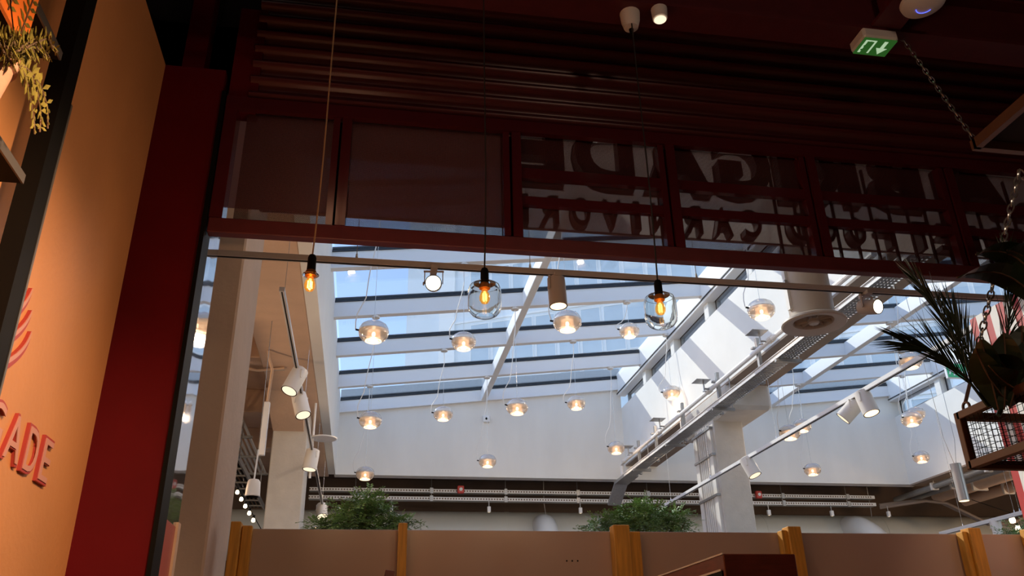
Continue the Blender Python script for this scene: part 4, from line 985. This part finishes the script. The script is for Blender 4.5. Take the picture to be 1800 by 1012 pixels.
def palm_frond(path, n, ll, droop=.02, spread=1.0):
    pts = [Vector(p) for p in path]
    def at(q):
        f = q*(len(pts)-1); k = min(int(f), len(pts)-2); return pts[k].lerp(pts[k+1], f-k)
    st = MB().tube([at(q) for q in np.linspace(0, 1, 12)], [.006*(1-.8*q) for q in np.linspace(0, 1, 12)], 6).build('frond_stem', M['leafdark'], palm)
    for k in range(n):
        q = .22+.78*(k+1)/n; c = at(q); d = (at(min(1, q+.02))-at(q-.04)).normalized(); s = d.cross(CF).normalized()
        l = ll*(1.05-.55*abs(q-.55)*1.3)*rnd.uniform(.85, 1.1)
        for g in (-1, 1):
            tip = c+d*l*.82+s*g*l*.45*spread*(1.05-q*.55)-Vector((0, 0, droop*l*6*.2))+CF*rnd.uniform(-.03, .03)
            md = c.lerp(tip, .45)+Vector((0, 0, .006)); w_ = s*.0021
            mb = MB(); mb.prism([c-w_*.5, md-w_, tip, md+w_, c+w_*.5], CF*.0012); mb.build('leaflet', M['leafdark'], st, smooth=False)
B = lambda x, y, Y=2.35: tuple(P(x, y, Y=Y))
palm_frond([B(1738, 715), B(1700, 640), B(1660, 560), B(1618, 500)], 34, .20, .01, .5)
palm_frond([B(1738, 715), B(1700, 665), B(1650, 620), B(1590, 603)], 40, .21, .03, .75)
palm_frond([B(1750, 700), B(1770, 600), B(1778, 520), B(1772, 455)], 30, .20, .0, .6)
palm_frond([B(1740, 715), B(1715, 650), B(1692, 590), B(1672, 545)], 32, .19, .0, .8)
palm_frond([B(1770, 700), B(1800, 600), B(1830, 520), B(1850, 470)], 18, .15, .0, .8)
bl = thing('broadleaf_plant', 'dark broad-leaved plant crowding the hanging planter at the right edge', 'plant', (2.45, 2.2, 2.1))
def broad(pts_px, Y, tipY=None):
    """a big folded leaf through pixels base, mid, tip with a half width"""
    (bx, by), (mx, my), (tx, ty), hw = pts_px
    b, m_, t_ = P(bx, by, Y=Y), P(mx, my, Y=Y-.03), P(tx, ty, Y=tipY or Y-.05)
    up = []; dn = []; mid = []
    for q in np.linspace(0, 1, 12):
        p = b*(1-q)**2+m_*2*q*(1-q)+t_*q*q; d = (b*(q-1)*2+m_*(2-4*q)+t_*2*q).normalized(); s = d.cross(CF).normalized()
        w_ = hw*math.sin(PI*(.06+.94*q))**.8*(1.1-.35*q); mid.append(p); up.append(p+s*w_+CF*.03*math.sin(q*3)); dn.append(p-s*w_+CF*.03*math.cos(q*4))
    mb = MB()
    for k in range(11):
        for e in (up, dn): i = len(mb.v); mb.v += [mid[k], mid[k+1], e[k+1], e[k]]; mb.f.append((i, i+1, i+2, i+3))
    n0 = len(mb.v); mb.v += [v+CF*.002 for v in mb.v]; mb.f += [tuple(n0+j for j in f[::-1]) for f in list(mb.f)]
    lf = mb.build('leaf', M['leafdark'], bl, raw=True)
    MB().tube(mid, .003, 5).build('midrib', M['bark'], lf)
for a in ((((1755, 720), (1735, 640), (1725, 596)), .04), (((1765, 720), (1770, 640), (1765, 585)), .055), (((1775, 715), (1800, 640), (1796, 572)), .07), (((1770, 705), (1730, 660), (1716, 612)), .045), (((1785, 700), (1815, 670), (1800, 600)), .08), (((1790, 700), (1780, 650), (1744, 622)), .06), (((1830, 540), (1775, 452), (1682, 488)), .042), (((1840, 520), (1790, 420), (1715, 447)), .05), (((1850, 500), (1800, 440), (1770, 440)), .06), (((1800, 690), (1770, 680), (1738, 642)), .055)):
    broad((*a[0], a[1]), 2.32)
MB().tube([B(1755, 730), B(1790, 640), B(1830, 540)], .008, 7).build('stem', M['leafdark'], bl)
# red and white striped stall front
st = thing('striped_stall', 'red and white striped stall front behind the palm at the right', 'stall', (4.4, 4.6, 0))
XS = 4.28; k = 0
for k in range(17):
    y1 = 5.0-k*.07; zt = 3.62+.03*math.sin(k*.0)
    MB().box(XS-.004*(k % 2), XS+.05, y1-.07, y1, 0, zt).build('stripe_board', M['stripe_r' if k % 2 == 0 else 'stripe_w'], st)
MB().box(XS+.06, XS+1.6, 4.95, 5.0, 0, 3.6).build('end_board', M['stripe_w'], st)
